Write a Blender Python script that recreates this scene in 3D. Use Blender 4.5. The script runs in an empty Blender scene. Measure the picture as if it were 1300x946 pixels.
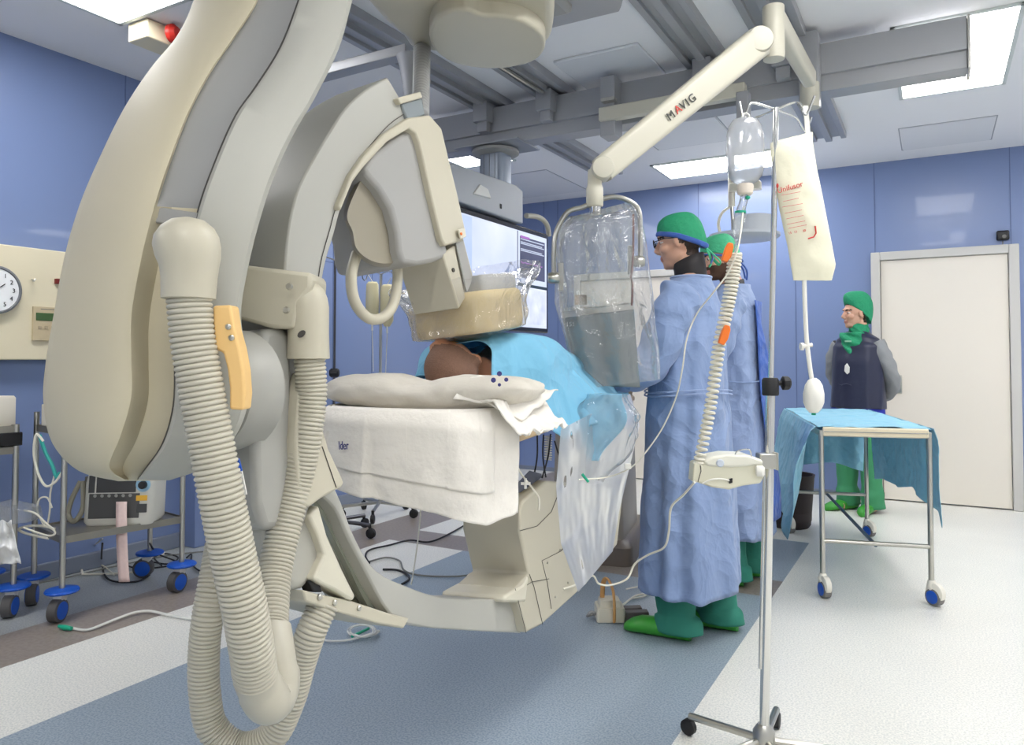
import bpy, bmesh, math, random
from mathutils import Vector, Matrix, noise
V = Vector
PI = math.pi
rnd = random.Random(7)
C = bpy.context.scene.collection
# ------------------------------------------------------------------ camera
F = 944.6; YAW = math.radians(29.6); PITCH = math.radians(1.7); H = 1.15
cy_, sy_, cp_, sp_ = math.cos(YAW), math.sin(YAW), math.cos(PITCH), math.sin(PITCH)
DV = V((-sy_ * cp_, cy_ * cp_, sp_)); RV = V((cy_, sy_, 0)); UV = RV.cross(DV)
EYE = V((0, 0, H))
HD = V((-sy_, cy_, 0))            # level forward
def ray(x, y): return RV * ((x - 650) / F) - UV * ((y - 428) / F) + DV
def at(x, y, d): return EYE + ray(x, y) * d                       # photo pixel at forward distance d
def onz(x, y, z):
    r = ray(x, y); return EYE + r * ((z - H) / r.z)
def onX(x, y, X):
    r = ray(x, y); return EYE + r * (X / r.x)
def onY(x, y, Y):
    r = ray(x, y); return EYE + r * (Y / r.y)
def onp(x, y, P, n):
    r = ray(x, y); return EYE + r * ((P - EYE).dot(n) / r.dot(n))
cam = bpy.data.cameras.new('camera'); co = bpy.data.objects.new('camera', cam); C.objects.link(co)
co.location = EYE; co.rotation_euler = (PI / 2 + PITCH, 0, YAW)
cam.sensor_width = 36; cam.lens = 36 * F / 1300; cam.shift_y = -45 / 1300; cam.clip_start = 0.05
bpy.context.scene.camera = co

# ------------------------------------------------------------------ materials
def srgb(*c):
    return tuple(((v / 255) / 12.92 if v / 255 <= .04045 else ((v / 255 + .055) / 1.055) ** 2.4) for v in c)
MATS = {}
def mat(name, col, rough=.5, metal=0, trans=0, ior=1.45, alpha=1, noise_amt=0, nscale=20, bump=0, bscale=40,
        coat=0, emit=None, es=1, sheen=0, sss=0, spec=.5, thin=False):
    m = bpy.data.materials.new(name); m.use_nodes = True; nt = m.node_tree; N = nt.nodes; L = nt.links
    b = N['Principled BSDF']; c = tuple(col) + (1,)
    b.inputs['Base Color'].default_value = c; b.inputs['Roughness'].default_value = rough
    b.inputs['Metallic'].default_value = metal; b.inputs['Transmission Weight'].default_value = trans
    b.inputs['IOR'].default_value = ior; b.inputs['Alpha'].default_value = alpha
    b.inputs['Coat Weight'].default_value = coat; b.inputs['Sheen Weight'].default_value = sheen
    b.inputs['Specular IOR Level'].default_value = spec
    if sss:
        b.inputs['Subsurface Weight'].default_value = sss; b.inputs['Subsurface Radius'].default_value = (.01, .004, .002)
        b.inputs['Subsurface Scale'].default_value = 1
    if emit: b.inputs['Emission Color'].default_value = tuple(emit) + (1,); b.inputs['Emission Strength'].default_value = es
    tc = N.new('ShaderNodeTexCoord')
    if noise_amt:
        t = N.new('ShaderNodeTexNoise'); t.inputs['Scale'].default_value = nscale; t.inputs['Detail'].default_value = 4
        L.new(tc.outputs['Object'], t.inputs['Vector'])
        mx = N.new('ShaderNodeMix'); mx.data_type = 'RGBA'
        mx.inputs[6].default_value = tuple(v * (1 - noise_amt) for v in col) + (1,)
        mx.inputs[7].default_value = tuple(min(1, v * (1 + noise_amt)) for v in col) + (1,)
        L.new(t.outputs['Fac'], mx.inputs[0]); L.new(mx.outputs[2], b.inputs['Base Color'])
    if bump:
        t = N.new('ShaderNodeTexNoise'); t.inputs['Scale'].default_value = bscale; t.inputs['Detail'].default_value = 5
        L.new(tc.outputs['Object'], t.inputs['Vector'])
        bp = N.new('ShaderNodeBump'); bp.inputs['Strength'].default_value = bump; bp.inputs['Distance'].default_value = .01
        L.new(t.outputs['Fac'], bp.inputs['Height']); L.new(bp.outputs[0], b.inputs['Normal'])
    MATS[name] = m
    return m
def film(name, col=(1, 1, 1), a=.25, rough=.15, white=.1, bscale=14, bump=.6):
    """thin clear plastic film: mostly see-through, with glossy crinkles"""
    m = bpy.data.materials.new(name); m.use_nodes = True; nt = m.node_tree; N = nt.nodes; L = nt.links
    for n in list(N):
        if n.type != 'OUTPUT_MATERIAL': N.remove(n)
    out = [n for n in N if n.type == 'OUTPUT_MATERIAL'][0]
    tr = N.new('ShaderNodeBsdfTransparent'); tr.inputs[0].default_value = tuple(.97 * c for c in col) + (1,)
    gl = N.new('ShaderNodeBsdfGlossy'); gl.inputs['Roughness'].default_value = rough; gl.inputs['Color'].default_value = (.9, .9, .9, 1)
    df = N.new('ShaderNodeBsdfDiffuse'); df.inputs[0].default_value = tuple(.9 * c for c in col) + (1,)
    tl = N.new('ShaderNodeBsdfTranslucent'); tl.inputs[0].default_value = tuple(.9 * c for c in col) + (1,)
    ad = N.new('ShaderNodeMixShader'); ad.inputs[0].default_value = .5; L.new(df.outputs[0], ad.inputs[1]); L.new(tl.outputs[0], ad.inputs[2])
    tc = N.new('ShaderNodeTexCoord'); t = N.new('ShaderNodeTexNoise'); t.inputs['Scale'].default_value = bscale; t.inputs['Detail'].default_value = 3
    t.inputs['Distortion'].default_value = 1.5
    L.new(tc.outputs['Object'], t.inputs['Vector'])
    bp = N.new('ShaderNodeBump'); bp.inputs['Strength'].default_value = bump; bp.inputs['Distance'].default_value = .02
    L.new(t.outputs['Fac'], bp.inputs['Height']); L.new(bp.outputs[0], gl.inputs['Normal'])
    m1 = N.new('ShaderNodeMixShader'); m1.inputs[0].default_value = white; L.new(tr.outputs[0], m1.inputs[1]); L.new(ad.outputs[0], m1.inputs[2])
    fr = N.new('ShaderNodeFresnel'); fr.inputs[0].default_value = 1.45; L.new(bp.outputs[0], fr.inputs['Normal'])
    mm = N.new('ShaderNodeMath'); mm.operation = 'MULTIPLY_ADD'; mm.inputs[1].default_value = .7; mm.inputs[2].default_value = a * .3
    L.new(fr.outputs[0], mm.inputs[0])
    m2 = N.new('ShaderNodeMixShader'); L.new(mm.outputs[0], m2.inputs[0]); L.new(m1.outputs[0], m2.inputs[1]); L.new(gl.outputs[0], m2.inputs[2])
    L.new(m2.outputs[0], out.inputs[0]); MATS[name] = m
    return m

# ------------------------------------------------------------------ mesh builder
class MB:
    def __init__(s): s.bm = bmesh.new(); s.mi = 0
    def _f(s, vs):
        try:
            f = s.bm.faces.new(vs); f.material_index = s.mi; return f
        except ValueError: return None
    def box(s, c, size, R=None):
        c = V(c); hx, hy, hz = size[0] / 2, size[1] / 2, size[2] / 2; R = R or Matrix.Identity(3)
        vs = [s.bm.verts.new(c + R @ V((x * hx, y * hy, z * hz))) for x in (-1, 1) for y in (-1, 1) for z in (-1, 1)]
        for q in ((0, 1, 3, 2), (4, 6, 7, 5), (0, 4, 5, 1), (2, 3, 7, 6), (0, 2, 6, 4), (1, 5, 7, 3)): s._f([vs[i] for i in q])
        return s
    def prism(s, pts, vec):
        vec = V(vec); a = [s.bm.verts.new(V(p)) for p in pts]; b = [s.bm.verts.new(V(p) + vec) for p in pts]
        n = len(a); s._f(a[::-1]); s._f(b)
        for i in range(n): s._f([a[i], a[(i + 1) % n], b[(i + 1) % n], b[i]])
        return s
    def loft(s, rings, cap=True, closed=True, cyc=False):
        R = [[s.bm.verts.new(V(p)) for p in r] for r in rings]; n = len(R[0]); m = len(R)
        for i in range(m if cyc else m - 1):
            A, B = R[i], R[(i + 1) % m]
            for j in range(n if closed else n - 1):
                s._f([A[j], A[(j + 1) % n], B[(j + 1) % n], B[j]])
        if cap and not cyc and closed:
            s._f(R[0][::-1]); s._f(R[-1])
        return s
    def tube(s, pts, r, seg=10, cyc=False, flat=None):
        pts = [V(p) for p in pts]; n = len(pts); rings = []
        T = []
        for i in range(n):
            a = pts[(i - 1) % n] if (cyc or i > 0) else pts[i]; b = pts[(i + 1) % n] if (cyc or i < n - 1) else pts[i]
            t = (b - a); T.append(t.normalized() if t.length > 1e-9 else V((0, 0, 1)))
        up = V((0, 0, 1)) if abs(T[0].z) < .9 else V((1, 0, 0))
        N = (up - T[0] * up.dot(T[0])).normalized()
        for i in range(n):
            N = (N - T[i] * N.dot(T[i]));
            N = N.normalized() if N.length > 1e-6 else T[i].orthogonal().normalized()
            B = T[i].cross(N); rr = r[i] if isinstance(r, (list, tuple)) else r; k = flat or 1
            rings.append([pts[i] + (N * math.cos(2 * PI * j / seg) * k + B * math.sin(2 * PI * j / seg)) * rr for j in range(seg)])
        return s.loft(rings, True, True, cyc)
    def lathe(s, prof, o, axis=(0, 0, 1), seg=24, cap=True, sx=1, sy=1, xdir=None):
        axis = V(axis).normalized(); o = V(o)
        X = V(xdir).normalized() if xdir is not None else axis.orthogonal().normalized()
        Y = axis.cross(X)
        return s.loft([[o + axis * z + (X * math.cos(2 * PI * j / seg) * sx + Y * math.sin(2 * PI * j / seg) * sy) * max(r, 1e-4)
                        for j in range(seg)] for r, z in prof], cap)
    def ball(s, c, r, seg=16, R=None):
        r = V(r) if not isinstance(r, (int, float)) else V((r, r, r)); c = V(c); R = R or Matrix.Identity(3)
        K = seg // 2; rings = []
        for i in range(K + 1):
            a = -PI / 2 + PI * i / K
            rings.append([c + R @ V((r.x * max(math.cos(a), 1e-3) * math.cos(2 * PI * j / seg), r.y * max(math.cos(a), 1e-3) * math.sin(2 * PI * j / seg), r.z * math.sin(a))) for j in range(seg)])
        return s.loft(rings)
    def grid(s, fn, nu, nv, closed=False):
        """open sheet from fn(u,v)"""
        return s.loft([[fn(i / (nu - 1), j / (nv if closed else nv - 1)) for j in range(nv)] for i in range(nu)], False, closed)
    def build(s, name, m, parent=None, smooth=True, bevel=0, bseg=2, subd=0, solid=0, ang=35, offs=-1):
        bmesh.ops.recalc_face_normals(s.bm, faces=s.bm.faces[:])
        me = bpy.data.meshes.new(name); s.bm.to_mesh(me); s.bm.free()
        for mm in (m if isinstance(m, (list, tuple)) else [m]): me.materials.append(mm)
        if smooth:
            for p in me.polygons: p.use_smooth = True
            me.set_sharp_from_angle(angle=math.radians(ang))
        o = bpy.data.objects.new(name, me); C.objects.link(o)
        if solid: md = o.modifiers.new('s', 'SOLIDIFY'); md.thickness = solid; md.offset = offs
        if bevel:
            md = o.modifiers.new('b', 'BEVEL'); md.width = bevel; md.segments = bseg; md.limit_method = 'ANGLE'; md.angle_limit = math.radians(40)
            md.harden_normals = False
        if subd: md = o.modifiers.new('u', 'SUBSURF'); md.levels = subd; md.render_levels = subd
        if parent is not None:
            o.parent = parent
            if parent.type == 'EMPTY': o.matrix_parent_inverse = PINV[parent.name]
        return o
PINV = {}
def thing(name, label, cat, loc=(0, 0, 0), group=None):
    o = bpy.data.objects.new(name, None); C.objects.link(o); o.location = loc; o.empty_display_size = .1
    PINV[o.name] = Matrix.Translation(-V(loc)); o['label'] = label; o['category'] = cat
    if group: o['group'] = group
    return o
def tag(o, label, cat, group=None, kind=None):
    o['label'] = label; o['category'] = cat
    if group: o['group'] = group
    if kind: o['kind'] = kind
    return o
def struct(o): o['kind'] = 'structure'; return o
def base_origin(o):
    """move a mesh object's origin to the middle of its base"""
    me = o.data; xs = [v.co for v in me.vertices]
    c = V(((min(v.x for v in xs) + max(v.x for v in xs)) / 2, (min(v.y for v in xs) + max(v.y for v in xs)) / 2, min(v.z for v in xs)))
    me.transform(Matrix.Translation(-c)); o.location = c
    return o
def copy_tree(o, parent=None):
    c = o.copy(); C.objects.link(c)
    if parent is not None: c.parent = parent
    for ch in list(o.children): copy_tree(ch, c)
    return c
def spline(pts, n=8, cyc=False):
    """Catmull-Rom through points"""
    pts = [V(p) for p in pts]; out = []; m = len(pts)
    g = (lambda i: pts[i % m]) if cyc else (lambda i: pts[max(0, min(m - 1, i))])
    for i in range(m if cyc else m - 1):
        p0, p1, p2, p3 = g(i - 1), g(i), g(i + 1), g(i + 2)
        for k in range(n):
            t = k / n
            out.append(.5 * ((2 * p1) + (p2 - p0) * t + (2 * p0 - 5 * p1 + 4 * p2 - p3) * t * t + (3 * p1 - p0 - 3 * p2 + p3) * t ** 3))
    if not cyc: out.append(pts[-1])
    return out
def pix(pts, n=6, cyc=False):
    """smooth a 2-D or 3-D tuple list"""
    return [tuple(p) for p in spline([V(p if len(p) == 3 else (p[0], p[1], 0)) for p in pts], n, cyc)]
def lerp(a, b, t): return a + (b - a) * t
def interp(tab, x):
    if x <= tab[0][0]: return tab[0][1]
    for (a, va), (b, vb) in zip(tab, tab[1:]):
        if x <= b: return va + (vb - va) * (x - a) / (b - a)
    return tab[-1][1]
def sm(tab, x):
    if x <= tab[0][0]: return tab[0][1]
    for (a, va), (b, vb) in zip(tab, tab[1:]):
        if x <= b:
            t = (x - a) / (b - a); t = t * t * (3 - 2 * t); return va + (vb - va) * t
    return tab[-1][1]
def nz(p, s=1, seed=0): return noise.noise(V(p) * s + V((seed * 7.3, seed * 3.1, seed * 1.7)))
def text(name, s, size, M, m, parent=None, depth=.0006):
    cu = bpy.data.curves.new(name, 'FONT'); cu.body = s; cu.size = size; cu.extrude = depth; cu.align_x = 'CENTER'; cu.align_y = 'CENTER'
    o = bpy.data.objects.new(name, cu); me = bpy.data.meshes.new_from_object(o); me.transform(M); me.materials.clear(); me.materials.append(m)
    bpy.data.objects.remove(o); bpy.data.curves.remove(cu)
    o = bpy.data.objects.new(name, me); C.objects.link(o)
    if parent is not None:
        o.parent = parent
        if parent.type == 'EMPTY': o.matrix_parent_inverse = PINV[parent.name]
    return o
def frame(o, x, y):
    """matrix with origin o, x axis x, y axis y"""
    x = V(x).normalized(); z = x.cross(V(y)).normalized(); y = z.cross(x)
    return Matrix(((x.x, y.x, z.x, o[0]), (x.y, y.y, z.y, o[1]), (x.z, y.z, z.z, o[2]), (0, 0, 0, 1)))

# palette
CREAM = mat('warm_grey_enamel', srgb(190, 184, 165), .38, noise_amt=.02, nscale=3)
CREAM2 = mat('pale_cream_enamel', srgb(206, 201, 183), .35)
GREYP = mat('grey_plastic_panel', srgb(158, 157, 153), .45)
DGREY = mat('dark_grey_panel', srgb(120, 119, 114), .5)
STEEL = mat('brushed_stainless_steel', srgb(190, 188, 180), .28, metal=1)
CHROME = mat('polished_chrome', srgb(215, 215, 212), .12, metal=1)
ALU = mat('anodised_aluminium', srgb(168, 169, 172), .42, metal=.35, noise_amt=.03, nscale=5)
BLACK = mat('black_rubber', (.015, .015, .017), .55)
BLKGLOSS = mat('black_gloss_plastic', (.012, .012, .014), .25)
WHITEP = mat('white_plastic', srgb(232, 230, 222), .4)
BLUEP = mat('blue_plastic', srgb(16, 84, 190), .35)
ORANGE = mat('orange_plastic', srgb(238, 120, 40), .4)
TEAL = mat('teal_green_plastic', srgb(30, 165, 130), .4)
RED = mat('red_plastic', srgb(190, 40, 30), .4)
TAN = mat('tan_plastic', srgb(230, 190, 125), .45)
TUBE = mat('clear_pvc_tubing', srgb(235, 238, 238), .15, alpha=.55)
CABLEW = mat('off_white_cable', srgb(224, 220, 205), .45)
CABLEG = mat('grey_cable', srgb(120, 120, 116), .5)
INK = mat('blue_ink', srgb(60, 60, 120), .6)
REDINK = mat('red_ink', srgb(205, 70, 60), .6)
DARKGAP = mat('dark_seam', (.06, .055, .05), .7)
EXPO = 0.72
# ================================================================== ROOM
CEIL = 2.79; XL, XR, YB, YF = -4.05, 2.6, 6.87, -2.0
def speckle(name, col, dark, rough=.33, sc=150):
    m = bpy.data.materials.new(name); m.use_nodes = True; nt = m.node_tree; N = nt.nodes; L = nt.links; b = N['Principled BSDF']
    tc = N.new('ShaderNodeTexCoord'); t = N.new('ShaderNodeTexNoise'); t.inputs['Scale'].default_value = sc; t.inputs['Detail'].default_value = 2
    t2 = N.new('ShaderNodeTexNoise'); t2.inputs['Scale'].default_value = 2.2; t2.inputs['Detail'].default_value = 3
    L.new(tc.outputs['Object'], t.inputs['Vector']); L.new(tc.outputs['Object'], t2.inputs['Vector'])
    cr = N.new('ShaderNodeValToRGB'); e = cr.color_ramp.elements; e[0].position = .36; e[0].color = tuple(dark) + (1,)
    e[1].position = .6; e[1].color = tuple(col) + (1,)
    L.new(t.outputs['Fac'], cr.inputs[0])
    mx = N.new('ShaderNodeMix'); mx.data_type = 'RGBA'; mx.blend_type = 'MULTIPLY'; mx.inputs[0].default_value = .12
    L.new(cr.outputs[0], mx.inputs[6]); L.new(t2.outputs['Fac'], mx.inputs[7]); L.new(mx.outputs[2], b.inputs['Base Color'])
    b.inputs['Roughness'].default_value = rough; b.inputs['Specular IOR Level'].default_value = .45
    bp = N.new('ShaderNodeBump'); bp.inputs['Strength'].default_value = .05; bp.inputs['Distance'].default_value = .002
    L.new(t.outputs['Fac'], bp.inputs['Height']); L.new(bp.outputs[0], b.inputs['Normal'])
    return m
FL_L = speckle('light_speckled_vinyl', srgb(240, 238, 230), srgb(212, 213, 208))
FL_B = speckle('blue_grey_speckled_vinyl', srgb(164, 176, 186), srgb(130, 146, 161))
FL_W = speckle('brown_vinyl_band', srgb(150, 140, 130), srgb(138, 128, 119), .3, 60)
FL_G = speckle('grey_speckled_vinyl', srgb(178, 182, 182), srgb(150, 155, 158))
b = MB()
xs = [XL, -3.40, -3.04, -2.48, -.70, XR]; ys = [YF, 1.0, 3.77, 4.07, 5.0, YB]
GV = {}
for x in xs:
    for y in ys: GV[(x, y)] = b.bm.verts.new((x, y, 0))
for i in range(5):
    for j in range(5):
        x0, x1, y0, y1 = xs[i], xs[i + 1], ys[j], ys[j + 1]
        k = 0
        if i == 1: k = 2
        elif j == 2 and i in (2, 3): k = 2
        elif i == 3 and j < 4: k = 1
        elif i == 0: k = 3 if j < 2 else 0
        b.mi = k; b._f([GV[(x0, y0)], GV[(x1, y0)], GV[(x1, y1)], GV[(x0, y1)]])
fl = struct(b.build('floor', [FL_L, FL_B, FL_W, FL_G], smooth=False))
CEILM = mat('painted_ceiling', srgb(236, 236, 238), .7)
b = MB(); b.box(((XL + XR) / 2, (YF + YB) / 2, CEIL + .05), (XR - XL + .2, YB - YF + .2, .1)); struct(b.build('ceiling', CEILM, smooth=False))
def wallmat(name, axis):
    m = bpy.data.materials.new(name); m.use_nodes = True; nt = m.node_tree; N = nt.nodes; L = nt.links; b = N['Principled BSDF']
    b.inputs['Base Color'].default_value = srgb(118, 136, 178) + (1,); b.inputs['Roughness'].default_value = .32; b.inputs['Coat Weight'].default_value = .15
    b.inputs['Specular IOR Level'].default_value = .6
    return m
WALL = wallmat('blue_wall_panel', 0); WSEAM = mat('wall_seam', srgb(96, 112, 150), .6)
WHITEW = mat('white_wall', srgb(214, 216, 220), .6)
b = MB(); b.mi = 0; b.box((XL - .05, (YF + YB) / 2, CEIL / 2), (.1, YB - YF + .2, CEIL)); b.mi = 1
for y in (.2, 1.4, 2.6, 3.45, 4.32, 4.78, 5.7): b.box((XL + .001, y, CEIL / 2), (.004, .006, CEIL))
b.box((XL + .001, 5.2, 1.9), (.004, 3.3, .006))
struct(b.build('wall_left', [WALL, WSEAM], smooth=False))
b = MB(); b.box(((XL + XR) / 2, YB + .05, CEIL / 2), (XR - XL + .2, .1, CEIL)); b.mi = 1
for x in (-3.52, -3.36, -1.9, -1.05, -.42, .525, 1.7): b.box((x, YB - .001, CEIL / 2), (.006, .004, CEIL))
struct(b.build('wall_back', [WALL, WSEAM], smooth=False))
b = MB(); b.box((XR + .05, (YF + YB) / 2, CEIL / 2), (.1, YB - YF + .2, CEIL)); struct(b.build('wall_right', WHITEW, smooth=False))
b = MB(); b.box(((XL + XR) / 2, YF - .05, CEIL / 2), (XR - XL + .2, .1, CEIL)); struct(b.build('wall_front', WHITEW, smooth=False))
SKIRT = mat('grey_blue_skirting', srgb(122, 130, 146), .5)
b = MB(); b.box((XL + .012, (YF + YB) / 2, .045), (.024, YB - YF, .09)); struct(b.build('baseboard_left', SKIRT, bevel=.006, smooth=False))
b = MB(); b.box(((XL - .45 - .0) / 2, YB - .006, .02), (-.45 - XL, .012, .04)); struct(b.build('baseboard_back', SKIRT, smooth=False))
b = MB(); b.box((XL + .06, 3.06, CEIL / 2), (.12, .1, CEIL)); struct(b.build('trim_1', WALL, bevel=.004))
# doors on the back wall
DOORM = mat('cream_door_laminate', srgb(226, 219, 208), .35); FRAMEM = mat('grey_door_frame', srgb(196, 194, 190), .4)
def door(nm, x0, x1, top, handle=True):
    r = bpy.data.objects.new(nm, None); C.objects.link(r); r.location = ((x0 + x1) / 2, YB, 0); r['kind'] = 'structure'; PINV[nm] = Matrix.Translation(-V(r.location))
    b = MB(); w = .068
    b.box((x0 + w / 2, YB - .03, top / 2), (w, .08, top)); b.box((x1 - w / 2, YB - .03, top / 2), (w, .08, top)); b.box(((x0 + x1) / 2, YB - .03, top - w / 2), (x1 - x0 - 2 * w, .08, w))
    b.build('door_frame', FRAMEM, r, bevel=.006)
    b = MB(); b.box(((x0 + x1) / 2, YB - .022, (top - w) / 2 + .004), (x1 - x0 - 2 * w - .008, .05, top - w - .012)); lf = b.build('door_leaf', DOORM, r, bevel=.003)
    if handle:
        hx = x0 + w + .085; y = YB - .047
        b = MB(); b.box((hx, y - .006, .945), (.125, .012, .15)); b.build('handle_plate', STEEL, lf, bevel=.006)
        b = MB(); b.tube(spline([(hx + .045, y - .01, .985), (hx + .045, y - .05, .985), (hx + .03, y - .055, .985), (hx - .03, y - .055, .985)], 4), .009, 8); b.build('lever_handle', CHROME, lf)
        b = MB(); b.lathe([(.014, 0), (.014, .006), (.01, .008)], (hx - .03, y - .012, .905), (0, -1, 0), 14); b.build('lock_cylinder', CHROME, lf)
        for z in (1.75, 1.43, .95, .47, .12):
            b = MB(); b.lathe([(.009, -.06), (.009, .06)], (x1 - w + .004, YB - .055, z), (0, 0, 1), 10); b.build('hinge', STEEL, r)
    return r
door('door_1', -.45, .57, 2.03)
door('door_2', -3.15, -2.0, 2.0, False)
# ceiling details
TRIM = mat('ceiling_panel_trim', srgb(226, 227, 230), .6); TRIMD = mat('ceiling_groove', srgb(168, 172, 178), .7)
def panel(nm, x0, x1, y0, y1):
    b = MB(); b.mi = 0
    b.box(((x0 + x1) / 2, (y0 + y1) / 2, CEIL - .003), (x1 - x0 - .02, y1 - y0 - .02, .006)); b.mi = 1; z = CEIL - .001
    for q in (((x0 + x1) / 2, y0, x1 - x0, .008), ((x0 + x1) / 2, y1, x1 - x0, .008), (x0, (y0 + y1) / 2, .008, y1 - y0), (x1, (y0 + y1) / 2, .008, y1 - y0)): b.box((q[0], q[1], z), (q[2], q[3], .004))
    struct(b.build(nm, [TRIM, TRIMD], smooth=False))
panel('trim_2', -.2, .39, 5.92, 6.55); panel('trim_3', -1.86, -1.26, 5.0, 5.6); panel('trim_4', -3.6, -2.9, 5.7, 6.6)
# translucent ceiling hatch beyond the round carriage
FROST = mat('frosted_acrylic', srgb(225, 228, 232), .25, coat=.3)
b = MB(); b.box((-1.555, 3.86, CEIL - .008), (.49, .47, .016)); o = b.build('ceiling_hatch', FROST, bevel=.004)
tag(base_origin(o), 'square frosted hatch panel set in the ceiling between two rail pairs', 'hatch')

# ------------------------------------------------------------------ luminaires (visible lamps, then added ones)
def lampmat():
    m = bpy.data.materials.new('prismatic_diffuser'); m.use_nodes = True; nt = m.node_tree; N = nt.nodes; L = nt.links; b = N['Principled BSDF']
    tc = N.new('ShaderNodeTexCoord'); br = N.new('ShaderNodeTexNoise'); br.inputs['Scale'].default_value = 9; br.inputs['Detail'].default_value = 2; br.inputs['Distortion'].default_value = 2.5
    w = N.new('ShaderNodeTexWave'); w.inputs['Scale'].default_value = 5; w.bands_direction = 'X'
    L.new(tc.outputs['Object'], br.inputs['Vector']); L.new(tc.outputs['Object'], w.inputs['Vector'])
    ad = N.new('ShaderNodeMath'); ad.operation = 'MULTIPLY_ADD'; L.new(br.outputs['Fac'], ad.inputs[0]); ad.inputs[1].default_value = 1.2; L.new(w.outputs['Fac'], ad.inputs[2])
    mr = N.new('ShaderNodeMapRange'); mr.inputs[1].default_value = .2; mr.inputs[2].default_value = 1.6; mr.inputs[3].default_value = LAMP_E * .75; mr.inputs[4].default_value = LAMP_E * 1.25
    L.new(ad.outputs[0], mr.inputs[0])
    b.inputs['Base Color'].default_value = (.9, .9, .9, 1); b.inputs['Emission Color'].default_value = (1, .99, .97, 1); b.inputs['Roughness'].default_value = .3
    L.new(mr.outputs[0], b.inputs['Emission Strength']); return m
LAMP_E = 9.0
LAMPM = lampmat(); LFRAME = mat('luminaire_frame', srgb(206, 212, 210), .4)
def luminaire(x0, x1, y0, y1, label):
    t = thing('ceiling_light', label, 'ceiling light', ((x0 + x1) / 2, (y0 + y1) / 2, CEIL), 'recessed fluorescent ceiling panels')
    b = MB(); w = .022; z = CEIL - .006
    for q in (((x0 + x1) / 2, y0 + w / 2, x1 - x0, w), ((x0 + x1) / 2, y1 - w / 2, x1 - x0, w), (x0 + w / 2, (y0 + y1) / 2, w, y1 - y0), (x1 - w / 2, (y0 + y1) / 2, w, y1 - y0)):
        b.box((q[0], q[1], z), (q[2], q[3], .012))
    b.build('frame', LFRAME, t, bevel=.002)
    b = MB(); b.box(((x0 + x1) / 2, (y0 + y1) / 2, CEIL - .003), (x1 - x0 - 2 * w, y1 - y0 - 2 * w, .006)); b.build('diffuser', LAMPM, t, smooth=False)
luminaire(-.17, .39, 4.08, 5.24, 'large lit ceiling panel at the right, partly behind the beam end')
luminaire(-2.07, -1.0, 6.0, 6.54, 'long lit ceiling panel behind the hanging infusion bottle')
luminaire(-3.47, -2.97, 4.1, 5.3, 'lit ceiling panel behind the monitor column')
luminaire(-3.44, -2.9, 1.0, 2.18, 'lit ceiling panel at the upper left, beside the exit light box')
# extra panels added outside the frame to light the room
luminaire(-.17, .39, 1.5, 2.66, 'added lit ceiling panel out of view, to the right of the camera')
luminaire(-.17, .39, -1.1, .06, 'added lit ceiling panel out of view, behind the camera')
luminaire(-3.44, -2.9, -1.6, -.44, 'added lit ceiling panel out of view, far left behind the camera')
luminaire(1.5, 2.06, 2.2, 3.36, 'added lit ceiling panel out of view, far right of the camera')
luminaire(1.5, 2.06, -.6, .56, 'added lit ceiling panel out of view, right and behind the camera')
luminaire(1.5, 2.06, 5.0, 6.16, 'added lit ceiling panel out of view, right of the grey door')
w = bpy.data.worlds.new('world'); bpy.context.scene.world = w; w.use_nodes = True
w.node_tree.nodes['Background'].inputs[0].default_value = (.8, .85, 1, 1); w.node_tree.nodes['Background'].inputs[1].default_value = .3

# ------------------------------------------------------------------ ceiling rails (run away from the camera)
RAILD = mat('rail_groove', srgb(96, 96, 96), .5, metal=.3)
def rail(x0, x1, y0, y1, label):
    b = MB(); zc = CEIL; w = x1 - x0
    prof = [(x0, zc), (x0, zc - .05), (x0 + .035, zc - .05), (x0 + .035, zc - .03), (x0 + w * .5 - .022, zc - .03), (x0 + w * .5 - .022, zc - .062), (x0 + w * .5 + .022, zc - .062),
            (x0 + w * .5 + .022, zc - .03), (x1 - .035, zc - .03), (x1 - .035, zc - .05), (x1, zc - .05), (x1, zc)]
    b.prism([(x, y0, z) for x, z in prof], (0, y1 - y0, 0))
    o = b.build('ceiling_rail', ALU, bevel=.003, smooth=False); o.location = (0, 0, 0)
    tag(o, label, 'rail', 'aluminium ceiling rails'); return o
rail(-2.54, -2.31, -1.5, 6.0, 'aluminium ceiling rail leftmost, ending above the shield arm elbow')
rail(-2.09, -1.88, -1.5, 4.3, 'aluminium ceiling rail appearing right of the round carriage, with a short black-tipped rod')
rail(-1.16, -.94, -1.5, 4.3, 'aluminium ceiling rail crossing the top edge left of the white arm joint')
rail(-.76, -.53, -1.5, 5.8, 'aluminium ceiling rail rightmost, ending above the infusion hooks')

# cross beam carried under the rails
def ipro(y0, z1):
    # (y,z) section of the bridge beam: deep web with a lower track
    return [(y0, z1), (y0, z1 - .155), (y0 + .02, z1 - .155), (y0 + .02, z1 - .165), (y0 + .02, z1 - .235), (y0 + .15, z1 - .235), (y0 + .15, z1 - .165), (y0 + .17, z1 - .155), (y0 + .17, z1)]
YBM = 3.95
t = thing('bridge_beam', 'long grey aluminium cross beam hung under the ceiling rails', 'beam', (-1.2, YBM, 2.45))
zt = CEIL - .066
b = MB(); b.prism([(-3.3, y, z) for y, z in ipro(YBM, zt)], (3.45, 0, 0)); b.build('beam_profile', ALU, t, bevel=.003, smooth=False)
b = MB(); b.box((.157, YBM + .085, zt - .12), (.012, .18, .25)); b.build('end_plate', STEEL, t, bevel=.003)
for x in (-2.43, -1.99, -1.05, -.645):
    b = MB(); b.box((x, YBM + .02, zt - .04), (.1, .2, .12)); b.box((x, YBM - .03, zt - .1), (.07, .05, .12)); b.build('rail_trolley', ALU, t, bevel=.004)
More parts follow.
